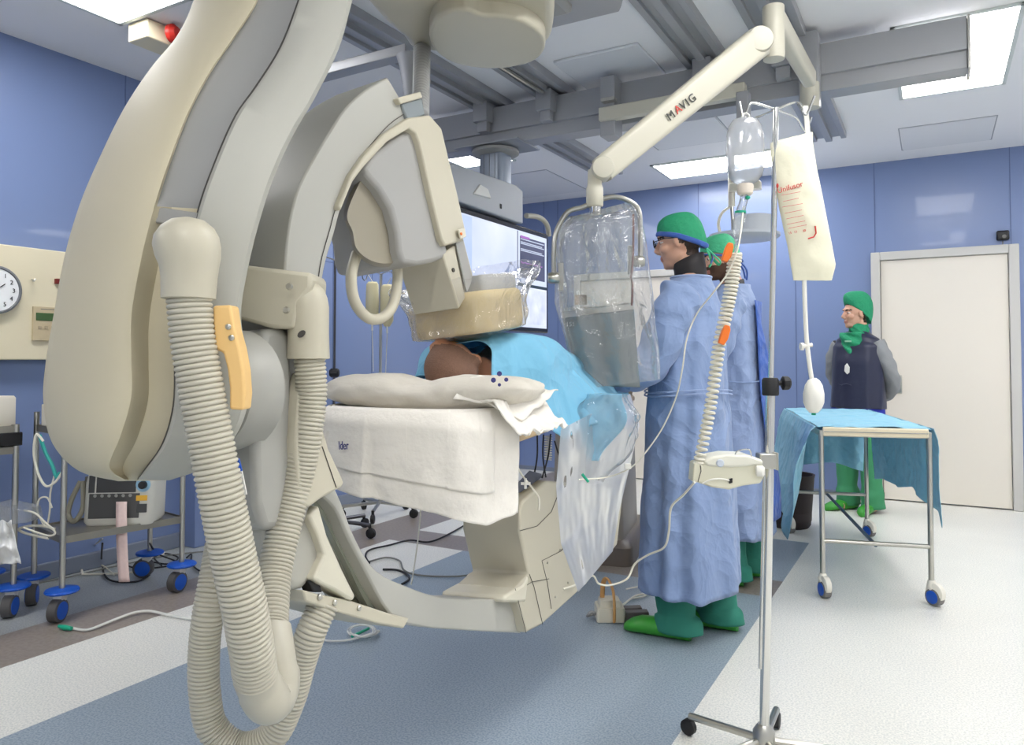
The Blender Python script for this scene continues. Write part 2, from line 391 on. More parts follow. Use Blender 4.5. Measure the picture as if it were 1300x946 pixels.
b = MB(); b.tube([(-2.0, 3.2, 2.715), (-1.98, 3.85, 2.715)], .012, 8); b.build('stop_rod', STEEL, t)
b = MB(); b.tube([(-2.003, 3.16, 2.715), (-2.0, 3.21, 2.715)], .015, 8); b.build('rod_tip', BLACK, t)
# ================================================================== C-ARM GANTRY
TH = math.radians(5)
AN = V((math.cos(TH), 0, math.sin(TH)))          # normal of the side of the C facing the camera side
AU = V((-math.sin(TH), 0, math.cos(TH)))
AP = V((-1.12, 0, 1.1))
def ap(x, y, o=0): return onp(x, y, AP + AN * o, AN)
g = thing('c_arm_gantry', 'huge cream and grey imaging C-arm hung from the ceiling, arched around the table', 'x-ray machine', (-1.26, 2.16, CEIL))
def slab(nm, px, m, parent=g, o=0, th=.1, bevel=.01, sm_=0, ang=35, bseg=3):
    p = pix(px, sm_, True) if sm_ else px
    b = MB(); b.prism([ap(q[0], q[1], o) for q in p], -AN * th)
    return b.build(nm, m, parent, bevel=bevel, bseg=bseg, ang=ang)
# ---- the C itself
ST = [((492, 98), (519, 150)), ((464, 114), (497, 166)), ((439, 137), (470, 197)), ((422, 162), (453, 222)), ((390, 216), (434, 262)), ((374, 254), (424, 298)),
      ((364, 310), (411, 345)), ((360, 390), (404, 410)), ((361, 460), (403, 470)), ((368, 540), (408, 540)), ((392, 610), (418, 600)), ((424, 645), (434, 640)),
      ((440, 680), (452, 686)), ((462, 722), (478, 725)), ((495, 779), (520, 746)), ((530, 795), (555, 757)), ((600, 801), (605, 761)), ((662, 804), (645, 760))]
so = pix([s[0] for s in ST], 4); si = pix([s[1] for s in ST], 4)
AW = .17
b = MB(); rings = []
for (a, c) in zip(so, si):
    A, Bq = ap(a[0], a[1]), ap(c[0], c[1])
    rings.append([A, lerp(A, Bq, .5) + AN * .004, Bq, Bq - AN * AW, A - AN * AW])
b.loft(rings); arc = b.build('c_arc', mat('arc_grey_enamel', srgb(172, 171, 163), .45), g, bevel=.006, ang=40)
b = MB(); b.tube([lerp(ap(*a[:2]), ap(*c[:2]), .86) + AN * .003 for a, c in list(zip(so, si))[:34]], .001, 6); b.build('seam', DARKGAP, arc)
GLR = mat('polished_rail', srgb(176, 180, 168), .22, metal=.7)
for k, (f1, f2, hh) in enumerate(((.2, .3, .012), (.42, .6, .006), (.72, .82, .012))):
    b = MB(); rr = []
    for (a, c) in list(zip(so, si))[38:58]:
        A, Bq = ap(a[0], a[1]), ap(c[0], c[1]); R_ = (A - Bq).normalized()
        rr.append([A - AN * AW * f1, A - AN * AW * f1 + R_ * hh, A - AN * AW * f2 + R_ * hh, A - AN * AW * f2])
    b.loft(rr); b.build('slide_rail', GLR, arc)
slab('arc_end_bracket', [(385, 749), (407, 755), (440, 761), (495, 779), (520, 785), (513, 798), (480, 792), (430, 778), (388, 764)], CREAM, arc, .012, .17, .004)
for q in ((405, 758), (424, 765), (455, 772)): MB().lathe([(.006, 0), (.006, .004), (.004, .006)], ap(q[0], q[1], .012), AN, 10).build('bolt', STEEL, arc)
# top end: clear terminal box with cream tab
b = MB(); b.prism([ap(*q, .01) for q in [(510, 131), (536, 124), (540, 146), (518, 153)]], -AN * .07); b.build('clear_terminal_box', mat('smoky_clear_plastic', srgb(150, 158, 162), .2, alpha=.75), g, bevel=.004)
b = MB(); b.prism([ap(*q, .02) for q in [(505, 124), (534, 116), (537, 124), (509, 132)]], -AN * .09); b.build('cream_tab', CREAM, g, bevel=.003)
# ---- detector housing
lob = pix([(470, 205), (505, 230), (520, 300), (512, 332), (490, 340), (466, 334), (449, 318), (444, 295), (436, 272), (449, 236)], 5, True)
b = MB(); rr = []
cx, cyy = 482, 285
for t_, (k, o_) in enumerate(((.9, -.03), (.985, -.055), (1, -.09), (1, -.2), (.97, -.24))):
    rr.append([ap(cx + (q[0] - cx) * k, cyy + (q[1] - cyy) * k, o_) for q in lob])
b.loft(rr); b.build('housing_underside', mat('shaded_underside_enamel', srgb(146, 139, 123), .5), g, ang=50)  # darker colour paints in the shade where the housing curves under
slab('detector_housing', [(462, 213), (475, 195), (497, 178), (520, 163), (529, 166), (535, 180), (552, 250), (569, 318), (568, 326), (552, 333), (530, 337), (512, 334), (507, 318), (505, 295), (497, 265), (482, 240), (466, 222)], GREYP, g, 0, .22, .012)
fr = [(433, 268), (430, 262), (446, 222), (464, 196), (488, 170), (520, 149), (546, 146), (561, 163), (571, 205), (582, 250), (592, 296), (588, 306), (566, 312), (561, 304), (548, 250), (533, 182), (528, 169), (520, 163), (492, 180), (464, 210), (448, 231)]
slab('housing_frame', fr, CREAM, g, .018, .25, .005)
b = MB(); b.prism([ap(*q, .024) for q in [(580, 292), (588, 289), (590, 301), (583, 304)]], AN * .006); b.build('latch', CREAM2, g, bevel=.002)
b = MB(); b.lathe([(.004, 0), (.004, .003)], ap(585, 297, .03), AN, 10); b.build('latch_screw', ORANGE, g)
# U handle under it
hp = [(453, 322), (446, 350), (450, 382), (466, 403), (484, 404), (499, 387), (505, 350), (500, 326)]
b = MB(); b.tube(spline([ap(*q, -.07) for q in hp], 6), .0135, 12); b.build('loop_handle', CREAM, g)
# telescopic column
b = MB(); b.prism([ap(*q, .0) for q in [(562, 322), (577, 311), (591, 378), (583, 392)]], -AN * .155); b.prism([ap(*q, -.012) for q in [(572, 318), (588, 300), (602, 355), (588, 380)]], -AN * .13)
col = b.build('detector_column', CREAM, g, bevel=.004)
b = MB(); b.prism([ap(*q, .004) for q in [(579, 309), (587, 301), (600, 354), (593, 371)]], -AN * .004); b.build('grey_side_plate', GREYP, col)
b = MB()
for q, o_ in (((575, 343), .001),): b.lathe([(.006, 0), (.006, .003)], ap(*q, o_), AN, 12)
b.build('sensor_hole', DARKGAP, col)
# ---- flat detector (tan pad) in its film cover
KS, KY, KU = AN, V((0, 1, 0)), AU
K0 = ap(606, 424, .03)
def db(s, y, u): return K0 + KS * s + KY * y + KU * (u + .12 * y)
def rrect(hw, hd, r, n=5):
    out = []
    for (sx, sy, a0) in ((1, 1, 0), (-1, 1, 90), (-1, -1, 180), (1, -1, 270)):
        for i in range(n):
            a = math.radians(a0 + 90 * i / (n - 1)); out.append((sx * (hw - r) + r * math.cos(a), sy * (hd - r) + r * math.sin(a)))
    return out
DET = mat('tan_detector_shell', srgb(222, 200, 148), .45)
b = MB()
dc = (-.1, .125)
for k, u in ((.9, 0), (.97, .008), (1, .03), (1, .11), (.97, .13), (.9, .138)):
    b.loft([[db(dc[0] + q[0] * k, dc[1] + q[1] * k, u) for q in rrect(.13, .16, .05)]], False) if 0 else None
b.loft([[db(dc[0] + q[0] * k, dc[1] + q[1] * k, u) for q in rrect(.13, .13, .05)] for k, u in ((.9, 0), (.97, .008), (1, .03), (1, .095), (.97, .112), (.9, .12))])
det = b.build('flat_detector', DET, g, ang=50)
b = MB(); b.loft([[db(-.07 + q[0] * k, .13 + q[1] * k, u) for q in rrect(.085, .1, .02)] for k, u in ((1, .115), (1, .15), (.92, .165))]); b.build('detector_mount', GREYP, det, ang=40)
# ---- x-ray tube housing at the lower end of the C
tb = [(660, 646), (664, 636), (694, 610), (735, 614), (792, 622), (784, 692), (745, 742), (689, 793), (668, 804), (654, 747), (672, 729), (660, 674)]
tub = slab('tube_housing', tb, CREAM, g, .03, .2, .008)
for i, pth in enumerate(([(660, 674), (682, 668), (700, 650), (709, 627)], [(654, 747), (668, 804)], [(672, 729), (678, 745), (689, 793)], [(724, 686), (712, 700), (688, 712), (695, 740), (700, 773)], [(655, 752), (675, 739), (697, 735)])):
    b = MB(); b.tube([ap(*q, .0315) for q in pth], .0009, 6); b.build('panel_seam', DARKGAP, tub)
for q in ((695, 715), (711, 698), (705, 758), (721, 740)): MB().lathe([(.003, 0), (.003, .002)], ap(*q, .031), AN, 8).build('panel_screw', STEEL, tub)
b = MB(); p4 = [ap(644, 633, .01), ap(662, 626, .01), ap(688, 607, .01), ap(672, 603, .01)]
b.prism([p + V((0, 0, .002)) for p in p4], V((0, 0, .012))); b.build('dark_collimator_plate', mat('dark_blue_grey_plate', srgb(72, 74, 84), .4), tub, bevel=.002)
# step pad on the C
def q3(px, py, o): return ap(px, py, o)
b = MB(); tp = [ap(672, 729, .03), ap(654, 747, .03), ap(654, 747, .03) + V((0, -.05, .004)), ap(672, 729, .03) + V((0, -.05, .0))]
b.prism([tp[0], tp[1], tp[1] - AN * .24, tp[0] - AN * .24], V((0, -.0001, -.03))) if 0 else None
A0, B0 = ap(655, 748, .03), ap(640, 757, .03)
b = MB(); b.prism([ap(672, 730, .033), ap(664, 742, .033), ap(640, 757, .033), ap(640, 765, .033), ap(668, 765, .033)], -AN * .21); b.build('step_pad', CREAM2, tub, bevel=.008)

# ---- pivot, sleeve, bracket
SL = mat('sleeve_grey_enamel', srgb(160, 159, 152), .45)
PV = V((-1.19, 0, 1.1))
b = MB(); pc = at(292, 500, 1.45)
b.lathe([(.02, .02), (.085, .012), (.104, .018), (.111, .035), (.113, .09)], at(256, 497, 1.34), (-.05, 1, 0), 40); b.build('pivot_hub', SL, g, ang=50)
slab('sleeve', [(335, 420), (350, 415), (372, 418), (372, 540), (411, 556), (425, 590), (438, 613), (426, 621), (396, 645), (388, 670), (365, 672), (335, 674), (325, 640), (322, 520)], SL, g, .02, .11, .015)
slab('sleeve_cover', [(393, 470), (404, 500), (411, 545), (418, 570), (438, 613), (434, 619), (410, 632), (392, 645), (380, 640), (376, 560), (380, 500)], CREAM, g, .045, .05, .006)
b = MB(); b.tube([ap(*q, .046) for q in [(409, 567), (417, 590), (427, 619)]], .001, 6); b.build('cover_seam', DARKGAP, g)
slab('lower_sleeve_barrel', [(335, 668), (355, 664), (392, 640), (402, 638), (418, 690), (404, 728), (386, 748), (372, 750), (356, 735), (342, 705)], mat('barrel_grey_enamel', srgb(172, 170, 160), .45), g, .0, .09, .015)
slab('curved_fin', [(392, 655), (405, 641), (416, 680), (436, 725), (452, 757), (448, 764), (425, 750), (408, 742), (398, 735), (412, 705), (404, 680)], CREAM2, g, .02, .05, .006)
slab('black_gap_insert', [(392, 738), (405, 736), (410, 752), (398, 752)], BLACK, g, .006, .03, .003)
# bracket that carries the cable cuff
def lv(nm, px, m, d, th, bevel=.008, sm_=0, parent=g, ang=35):
    p = pix(px, sm_, True) if sm_ else px
    b = MB(); a = [at(q[0], q[1], d if len(q) < 3 or sm_ else q[2]) for q in p]; b.prism(a, HD * th); return b.build(nm, m, parent, bevel=bevel, ang=ang)
lv('cuff_bracket', [(300, 335), (350, 341), (392, 346), (396, 350), (395, 366), (380, 385), (374, 418), (345, 417), (300, 405)], CREAM, 1.43, .12, .008)
for q in ((368, 364), (364, 394)): MB().lathe([(.004, 0), (.007, .003), (.005, .009)], at(q[0], q[1], 1.415), -HD, 10).build('knurled_screw', STEEL, g)
def cuff(nm, prof, d, parent=g, seg=28):
    """prof: list of (xl, xr, y)"""
    b = MB(); rr = []
    for xl, xr, y in prof:
        c = at((xl + xr) / 2, y, d); r = (xr - xl) / 2 / F * d
        rr.append([c + RV * math.cos(2 * PI * j / seg) * r + HD * math.sin(2 * PI * j / seg) * r for j in range(seg)])
    b.loft(rr); return b.build(nm, CREAM, parent, ang=55)
cuff('cable_cuff', [(388, 392, 358), (377, 404, 361), (369, 411, 368), (365, 415, 378), (364, 417, 390), (366, 417, 402), (366, 417, 425), (365, 418, 455), (367, 416, 456)], 1.47)
b = MB(); b.lathe([(.0055, 0), (.0055, .003)], at(383, 424, 1.47 - 27 / F * 1.47), -HD, 12, sx=1.6); b.build('cuff_hole', DARKGAP, g)
cuff('cable_cuff', [(233, 243, 276), (218, 259, 280), (206, 270, 289), (199, 276, 300), (197, 278, 312), (200, 278, 326), (205, 276, 338), (207, 274, 352), (207, 272, 379), (210, 269, 380)], 1.12)
# ---- hoses
HOSE = mat('corrugated_hose', srgb(186, 181, 165), .36)
def hose(pts, r0, r1, pitch=.0083, nm='corrugated_hose', amp=.12, m=HOSE, parent=g):
    """pts: world points"""
    P = spline(pts, 24); L = [0]
    for a, c in zip(P, P[1:]): L.append(L[-1] + (c - a).length)
    n = int(L[-1] / pitch) * 6; out = []; rad = []; j = 0
    for i in range(n + 1):
        s = L[-1] * i / n
        while j < len(L) - 2 and L[j + 1] < s: j += 1
        t = (s - L[j]) / max(1e-9, L[j + 1] - L[j]); out.append(P[j].lerp(P[j + 1], min(1, t)))
        ph = (i % 6) / 6; rr = lerp(r0, r1, i / n); rad.append(rr * (1 - amp + amp * abs(math.sin(PI * ph)) ** .6))
    b = MB(); b.tube(out, rad, 26); return b.build(nm, m, parent, ang=80)
R1 = 27.5 / F * 1.12
h1 = [at(240, 378, 1.12), at(245, 430, 1.12), at(255, 490, 1.12), at(268, 560, 1.12), at(281, 630, 1.12), at(295, 700, 1.13), at(309, 765, 1.14), at(319, 820, 1.16), at(325, 862, 1.19)]
hose(h1, R1, R1 * 1.06)
h2 = [at(393, 455, 1.47), at(395, 500, 1.47), at(389, 550, 1.46), at(377, 610, 1.45), at(361, 670, 1.42), at(348, 730, 1.38), at(343, 790, 1.32), at(344, 820, 1.28)]
hose(h2, .031, .0325)
# smooth joint where the two meet
b = MB(); b.tube(spline([at(322, 846, 1.18), at(328, 868, 1.2), at(342, 890, 1.23), at(352, 872, 1.26), at(350, 835, 1.27), at(345, 800, 1.3)], 6), [.0345] * 8 + [.037] * 14 + [.033] * 9, 24); b.build('hose_junction', HOSE, g, ang=80)
h3 = [at(412, 766, 1.52), at(396, 800, 1.5), at(382, 842, 1.5), at(368, 890, 1.5), at(345, 935, 1.5), at(305, 950, 1.5), at(270, 925, 1.5), at(260, 880, 1.5), at(259, 830, 1.5), at(264, 780, 1.5), at(272, 735, 1.52), at(280, 690, 1.56)]
hose(h3, .031, .031)
ha, hb = onz(536, 50, 2.36), ap(534, 146, -.03); HDA, HDB = (ha - EYE).dot(DV), (hb - EYE).dot(DV)
hose([ha, at(535, 100, ((ha - EYE).dot(DV) + (hb - EYE).dot(DV)) / 2), hb], .0118 * (ha - EYE).dot(DV), .0118 * (hb - EYE).dot(DV), .034, amp=.2, m=mat('grey_corrugated_hose', srgb(150, 150, 148), .45))

# ---- L-arm
LA = [((330, -230), (430, -240), (480, -235), (540, -200)), ((285, -140), (372, -140), (425, -140), (485, -140)), ((262, -60), (345, -60), (400, -60), (462, -60)), ((246, 0), (328, 0), (380, 0), (446, 5)), ((225, 45), (298, 48), (357, 60), (430, 62)),
      ((190, 88), (268, 92), (326, 110), (400, 124)), ((156, 140), (241, 143), (300, 147), (372, 172)), ((125, 203), (219, 200), (275, 203), (346, 230)), ((101, 260), (199, 262), (253, 265), (327, 290)),
      ((82, 325), (182, 330), (238, 340), (314, 345)), ((68, 400), (170, 400), (226, 410), (306, 400)), ((58, 460), (170, 455), (223, 460), (313, 455)), ((55, 510), (170, 505), (221, 515), (316, 505)),
      ((66, 562), (155, 555), (208, 562), (300, 552)), ((100, 598), (140, 592), (185, 596), (262, 592)), ((150, 611), (158, 609), (175, 609), (215, 610))]
DO = [.75, .42, .3, .21, .15, .1, .06, .02, 0, 0, 0, 0, 0, .01, .04, .08]
def col4(i): return pix([s[i] for s in LA], 5)
cA, cB, cC, cD = (col4(i) for i in range(4)); dO = [p[0] for p in pix([(d_, 0) for d_ in DO], 5)]
nL = len(cA)
def mix2(a, c, t): return (lerp(a[0], c[0], t), lerp(a[1], c[1], t))
b = MB(); rings = []
for i in range(nL):
    a, q, c, d_ = cA[i], cB[i], cC[i], cD[i]; z = dO[i]; u = i / 5
    rec = .0 if u < 8 else min(1, (u - 8) * 1.5) * .025      # below the strip the face is hollowed back
    pl = []
    pl.append((0, at(*a[:2], 1.5 + z)));
    for t_, dd in ((.06, 1.42), (.2, 1.335), (.4, 1.27), (.65, 1.225), (.88, 1.2), (.97, 1.2)): pl.append((0, at(*mix2(a, q, t_), dd + z)))
    pl.append((1, at(*mix2(a, q, 1.0), 1.205 + z + .012 * (1 if u < 8 else 0))))
    pl.append((1, at(*mix2(q, c, .35), 1.222 + z + rec)))
    pl.append((1, at(*mix2(q, c, .96), 1.228 + z + rec)))
    pl.append((2, at(*mix2(q, c, 1.0), 1.2 + z)))
    for t_, dd in ((.05, 1.192), (.5, 1.2), (.93, 1.23), (1.0, 1.26)): pl.append((2, at(*mix2(c, d_, t_), dd + z)))
    pl.append((2, at(*mix2(c, d_, .97), 1.42 + z)))
    pl.append((0, at(*mix2(a, d_, .6), 1.58 + z))); pl.append((0, at(*mix2(a, d_, .15), 1.6 + z)))
    rings.append(pl)
vs = [[b.bm.verts.new(p[1]) for p in r] for r in rings]; m_ = len(vs[0])
for i in range(nL - 1):
    for j in range(m_):
        k = (j + 1) % m_; b.mi = {0: 0, 1: 1, 2: 2}[rings[i][j][0]]
        if j == 9: b.mi = 3
        if i / 5 >= 8 and b.mi == 1: b.mi = 0
        b._f([vs[i][j], vs[i][k], vs[i + 1][k], vs[i + 1][j]])
b.mi = 0; b._f(vs[0][::-1]); b._f(vs[-1])
la = b.build('l_arm', [mat('l_arm_enamel', srgb(206, 196, 168), .6), mat('l_arm_grey_channel', srgb(150, 150, 148), .5), mat('l_arm_edge_band', srgb(174, 173, 164), .6), DARKGAP], g, ang=42)
b = MB(); b.prism([at(*q, 1.21) for q in [(198, 262), (252, 270), (249, 290), (196, 283)]], HD * .05); b.build('channel_end_step', GREYP, la, bevel=.003)
MB().lathe([(.009, 0), (.009, .003), (.007, .004)], at(301, 120, 1.335), (at(301, 120, 1) - at(301, 120, 1.1)), 16).build('cover_button', GREYP, la)
MB().lathe([(.006, 0), (.006, .004), (.004, .006)], at(196, 391, 1.255), -HD, 14).build('cover_button', GREYP, la)
# tan handle
b = MB(); hd_ = [(270, 388), (293, 387), (295, 402), (297, 417), (304, 442), (309, 470), (311, 500), (309, 521), (291, 520), (291, 492), (288, 468), (283, 448), (276, 445), (270, 437)]
b.prism([at(*q, 1.13) for q in hd_], HD * .035); hn = b.build('tan_handle', TAN, g, bevel=.004, bseg=3)
for q in ((290, 415), (294, 429)): MB().lathe([(.0045, 0), (.0045, .002), (.003, .003)], at(*q, 1.13), -HD, 14).build('handle_bolt', STEEL, hn)
# hanging label behind the hose
b = MB(); b.prism([at(*q, 1.3) for q in [(294, 584), (303, 582), (307, 598), (295, 600)]], HD * .004); tg = b.build('hanging_label', BLUEP, g)
b = MB(); b.prism([at(*q, 1.3) for q in [(295, 600), (307, 598), (313, 628), (300, 631)]], HD * .004); b.build('label_card', WHITEP, tg)
# ---- rotation hub and ceiling carriage
HUBM = CREAM
def zsl(nm, px, z, h, m, parent=g, sm_=0, bevel=.01):
    p = pix(px, sm_, True) if sm_ else px
    b = MB(); b.prism([onz(q[0], q[1], z) for q in p], (0, 0, h)); return b.build(nm, m, parent, bevel=bevel, bseg=4, ang=50)
zsl('hub_cover', [(545, 48), (551, 26), (570, 15), (594, 13), (612, 20), (640, 22), (668, 29), (688, 44), (692, 62), (680, 77), (655, 85), (620, 88), (580, 82), (555, 68)], 2.24, .06, CREAM, sm_=4, bevel=.012)
zsl('rotation_hub', [(440, -40), (478, 18), (510, 48), (522, 62), (548, 67), (600, 74), (660, 72), (694, 58), (703, 30), (700, -10), (670, -60), (590, -110), (480, -110)], 2.29, .2, CREAM, sm_=4, bevel=.03)
b = MB(); b.box((-1.5, 2.2, 2.64), (.6, .8, .3)); b.build('ceiling_carriage', GREYP, g, bevel=.02)
zsl('carriage_plate', [(640, 40), (700, 36), (786, 15), (789, 8), (805, -60), (640, -60)], 2.52, .14, ALU, bevel=.004)
zsl('carriage_crossbar', [(385, 101), (515, 68), (522, 75), (506, 80), (385, 112)], 2.42, .045, ALU, bevel=.004)
b = MB(); b.lathe([(.03, -.17), (.05, -.04), (.062, 0)], onz(522, 72, 2.42), (0, 0, 1), 20); b.build('crossbar_socket', ALU, g)
# ================================================================== TABLE, PATIENT, DRAPES
TX = -1.2
CLOTHW = mat('white_cotton', srgb(231, 226, 217), .85, bump=.25, bscale=60, sheen=.2)
CLOTHW2 = mat('grey_white_cotton', srgb(206, 200, 188), .85, bump=.25, bscale=50, sheen=.2)
t = thing('patient_table', 'floating cream patient table under the pillow and blue drape', 'table', (-1.25, 4.2, 0))
b = MB(); b.loft([[(TX - .01 + q[0], 2.8 + q[1], z) for q in rrect(.21, 1.17, .12)] for z in (.925, .95)]); b.build('tabletop', mat('tan_tabletop', srgb(190, 165, 128), .45), t, bevel=.006)
b = MB(); b.loft([[(TX - .01 + q[0] * k, 2.82 + q[1] * k, z) for q in rrect(.2, 1.13, .11)] for z, k in ((.951, .97), (.965, 1), (1.0, 1), (1.012, .97))]); b.build('mattress', mat('olive_tan_mattress', srgb(150, 132, 98), .5), t, ang=60)
PED = mat('taupe_pedestal', srgb(150, 142, 132), .45)
b = MB(); b.loft([[(-1.3 + q[0] * k, 4.3 + q[1] * k, z) for q in rrect(.2, .3, .05)] for z, k in ((.12, 1.05), (.5, 1), (.924, .95))]); b.build('pedestal', PED, t, ang=50)
b = MB(); b.loft([[(-1.3 + q[0] * k, 4.35 + q[1] * k, z) for q in rrect(.27, .42, .06)] for z, k in ((0, 1), (.1, 1), (.13, .9))]); b.build('floor_plate', mat('brown_floor_plate', srgb(108, 98, 90), .4), t, ang=50)
# cables slung under the tabletop
for k, (p0, p1) in enumerate((((682, 552), (677, 608)), ((690, 552), (693, 606)), ((699, 551), (688, 607)), ((704, 560), (722, 600)))):
    b = MB(); a_, c_ = at(*p0, 2.35), at(*p1, 2.38); b.tube(spline([a_, a_.lerp(c_, .5) + RV * .006 * (-1) ** k, c_], 6), .0028, 6)
    tag(b.build('cable', BLACK), ['thin black cable under the table, leftmost of the bundle', 'thin black cable under the table crossing from left to right', 'thin black cable under the table crossing from right to left', 'thin black cable under the table slanting out beneath the blue drape'][k], 'cable', 'cables slung under the table')
b = MB(); P_ = [at(696 + 5 * math.cos(i * .7), 553 + i * .35, 2.4) for i in range(90)]; b.tube(P_, .0016, 5); tag(b.build('cable', CABLEW), 'coiled white cable hanging from the table edge', 'cable')

# ---- the patient: one continuous body lying on its back, head towards the camera
SKIN = mat('skin', srgb(196, 142, 112), .5, sss=.12, noise_amt=.06, nscale=30)
def fuse(b, name, mats, voxel, parent, smooth_it=4, paint=None):
    bmesh.ops.recalc_face_normals(b.bm, faces=b.bm.faces[:]); me = bpy.data.meshes.new(name); b.bm.to_mesh(me); b.bm.free()
    o = bpy.data.objects.new(name, me); C.objects.link(o)
    r = o.modifiers.new('r', 'REMESH'); r.mode = 'VOXEL'; r.voxel_size = voxel
    s_ = o.modifiers.new('s', 'SMOOTH'); s_.factor = .5; s_.iterations = smooth_it
    dg = bpy.context.evaluated_depsgraph_get(); me2 = bpy.data.meshes.new_from_object(o.evaluated_get(dg)); me2.name = name
    o.modifiers.clear(); o.data = me2; bpy.data.meshes.remove(me)
    me2.materials.clear()
    for m_ in mats: me2.materials.append(m_)
    for p in me2.polygons:
        p.use_smooth = True
        p.material_index = paint(p.center) if paint else 0
    if parent is not None:
        o.parent = parent; o.matrix_parent_inverse = PINV[parent.name]
    return o
pt_ = thing('person', 'patient lying on the table under the blue drape, cropped grey-brown hair', 'person', (TX, 2.6, 1.01))
b = MB()
HC = V((-1.222, 1.775, 1.115))
def ell(c, rx, rz, n=18): return [V(c) + V((rx * math.cos(2 * PI * j / n), 0, rz * math.sin(2 * PI * j / n))) for j in range(n)]
b.loft([ell((x, y, z), rx, rz) for x, y, z, rx, rz in ((-1.17, 1.86, 1.1, .055, .06), (-1.18, 1.93, 1.1, .06, .06), (-1.19, 1.99, 1.09, .13, .07), (-1.2, 2.06, 1.1, .175, .09), (-1.2, 2.25, 1.11, .18, .1), (-1.2, 2.45, 1.1, .17, .1),
    (-1.2, 2.62, 1.09, .165, .095), (-1.2, 2.78, 1.08, .17, .085), (-1.2, 2.85, 1.07, .15, .07))])
for s in (-1, 1):
    b.loft([ell((TX + s * x, y, z), rx, rz, 14) for x, y, z, rx, rz in ((.09, 2.75, 1.08, .08, .08), (.09, 3.0, 1.08, .075, .075), (.1, 3.2, 1.07, .055, .06), (.1, 3.4, 1.06, .05, .055), (.11, 3.55, 1.06, .035, .04), (.11, 3.6, 1.08, .035, .06), (.11, 3.63, 1.12, .03, .05))])
    b.tube([(TX + s * .16, 2.03, 1.09), (TX + s * .165, 2.3, 1.055), (TX + s * .16, 2.55, 1.05)], [.045, .036, .03], 12); b.ball((TX + s * .165, 2.62, 1.05), (.03, .07, .02), 12)
Rh = Matrix.Rotation(math.radians(-28), 3, 'Y')      # turned towards the far side
b.ball(HC, (.074, .094, .085), 28, Rh)
b.ball(HC + Rh @ V((0, .05, .02)), (.06, .07, .075), 20, Rh)      # jaw
b.ball(HC + Rh @ V((0, .0, .088)), (.03, .035, .012), 12, Rh)     # brow
b.ball(HC + Rh @ V((0, .032, .1)), (.014, .028, .018), 12, Rh)    # nose
for s in (-1, 1):
    b.ball(HC + Rh @ V((s * .079, .022, -.002)), (.009, .03, .019), 12, Rh)
BALD = mat('cropped_hair', srgb(118, 88, 72), .8, noise_amt=.25, nscale=180, bump=.3, bscale=300)
def pp(c):
    q = Rh.inverted() @ (c - HC); return 1 if (q.y + q.z * .55 < .012 and c.y < 1.86 and abs(q.z) < .085 and c.z > 1.02 and c.y < 1.83) else 0
fuse(b, 'body', [SKIN, BALD], .007, pt_, 3, pp)

# ---- sheet hanging over the head end
t = thing('bed_sheet', 'white cotton sheet hanging over the head end of the table', 'sheet', (TX, 1.55, 1.01))
def sheet_pt(u, v):
    # u along plan outline (left side -> front -> right side), v from middle top over the edge to hem
    pl = [(-1.455, 1.95), (-1.455, 1.62), (-1.40, 1.475), (-1.28, 1.45), (-1.12, 1.46), (-1.0, 1.50), (-.945, 1.6), (-.94, 1.74)]
    k = u * (len(pl) - 1); i = min(int(k), len(pl) - 2); a, c = SPL[int(u * (len(SPL) - 1))]
    zt = 1.022; hem = interp([(0, .9), (.12, .86), (.3, .84), (.5, .81), (.7, .775), (.85, .745), (1, .76)], u)
    if v < .3:
        w = v / .3; px_, py_ = TX + (a - TX) * w, 1.85 + (c - 1.85) * w
        return V((px_, py_, zt + .004 * nz((px_, py_, 0), 9)))
    w = (v - .3) / .7; z = zt - (zt - hem) * w
    r = 1 + .0 * w; fold = .008 * w * math.sin(u * 17 + 2 * nz((u * 3, w, 0), 1)) + .016 * w * nz((u * 7, w * 1.6, 3), 1) + .007 * nz((u * 18, w * 5, 3), 1) * w + .004 * abs(nz((u * 9 + w * 2, w * 3, 6), 1))
    cx_, cy__ = TX, 1.8; d = V((a - cx_, c - cy__, 0)).normalized()
    rnd_ = math.sin(min(1, w * 5) * PI / 2)
    return V((a, c, z)) + d * (-.02 + fold + .04 * rnd_ + .02 * w * (1 if u < .5 else 0)) + V((0, 0, .008 * (1 - rnd_)))
SPL = [(p[0], p[1]) for p in spline([V((x, y, 0)) for x, y in [(-1.455, 1.95), (-1.455, 1.62), (-1.40, 1.475), (-1.28, 1.45), (-1.14, 1.46), (-1.03, 1.50), (-.965, 1.575), (-.94, 1.67)]], 16)]
b = MB(); b.grid(sheet_pt, 110, 60); b.build('upper_layer', CLOTHW, t, solid=.002, ang=80)
def sheet2(u, v):
    p = sheet_pt(.06 + u * .82, v * .9 + .05 if v < .9 else .86 + (v - .9)); d = V((p.x - TX, p.y - 1.8, 0)).normalized()
    return p + d * .006 + V((0, 0, .004))
b = MB(); b.grid(lambda u, v: sheet2(u, .3 + v * .55), 100, 36); b.build('folded_over_layer', CLOTHW, t, solid=.002, ang=80)
def outm(px, py, off, d=None):
    return frame(at(px, py, d), RV, UV)
text('printed_mark', 'Ider', .03, frame(onY(436, 566, 1.405), V((.95, -.3, .1)), (0, 0, 1)), INK, t)

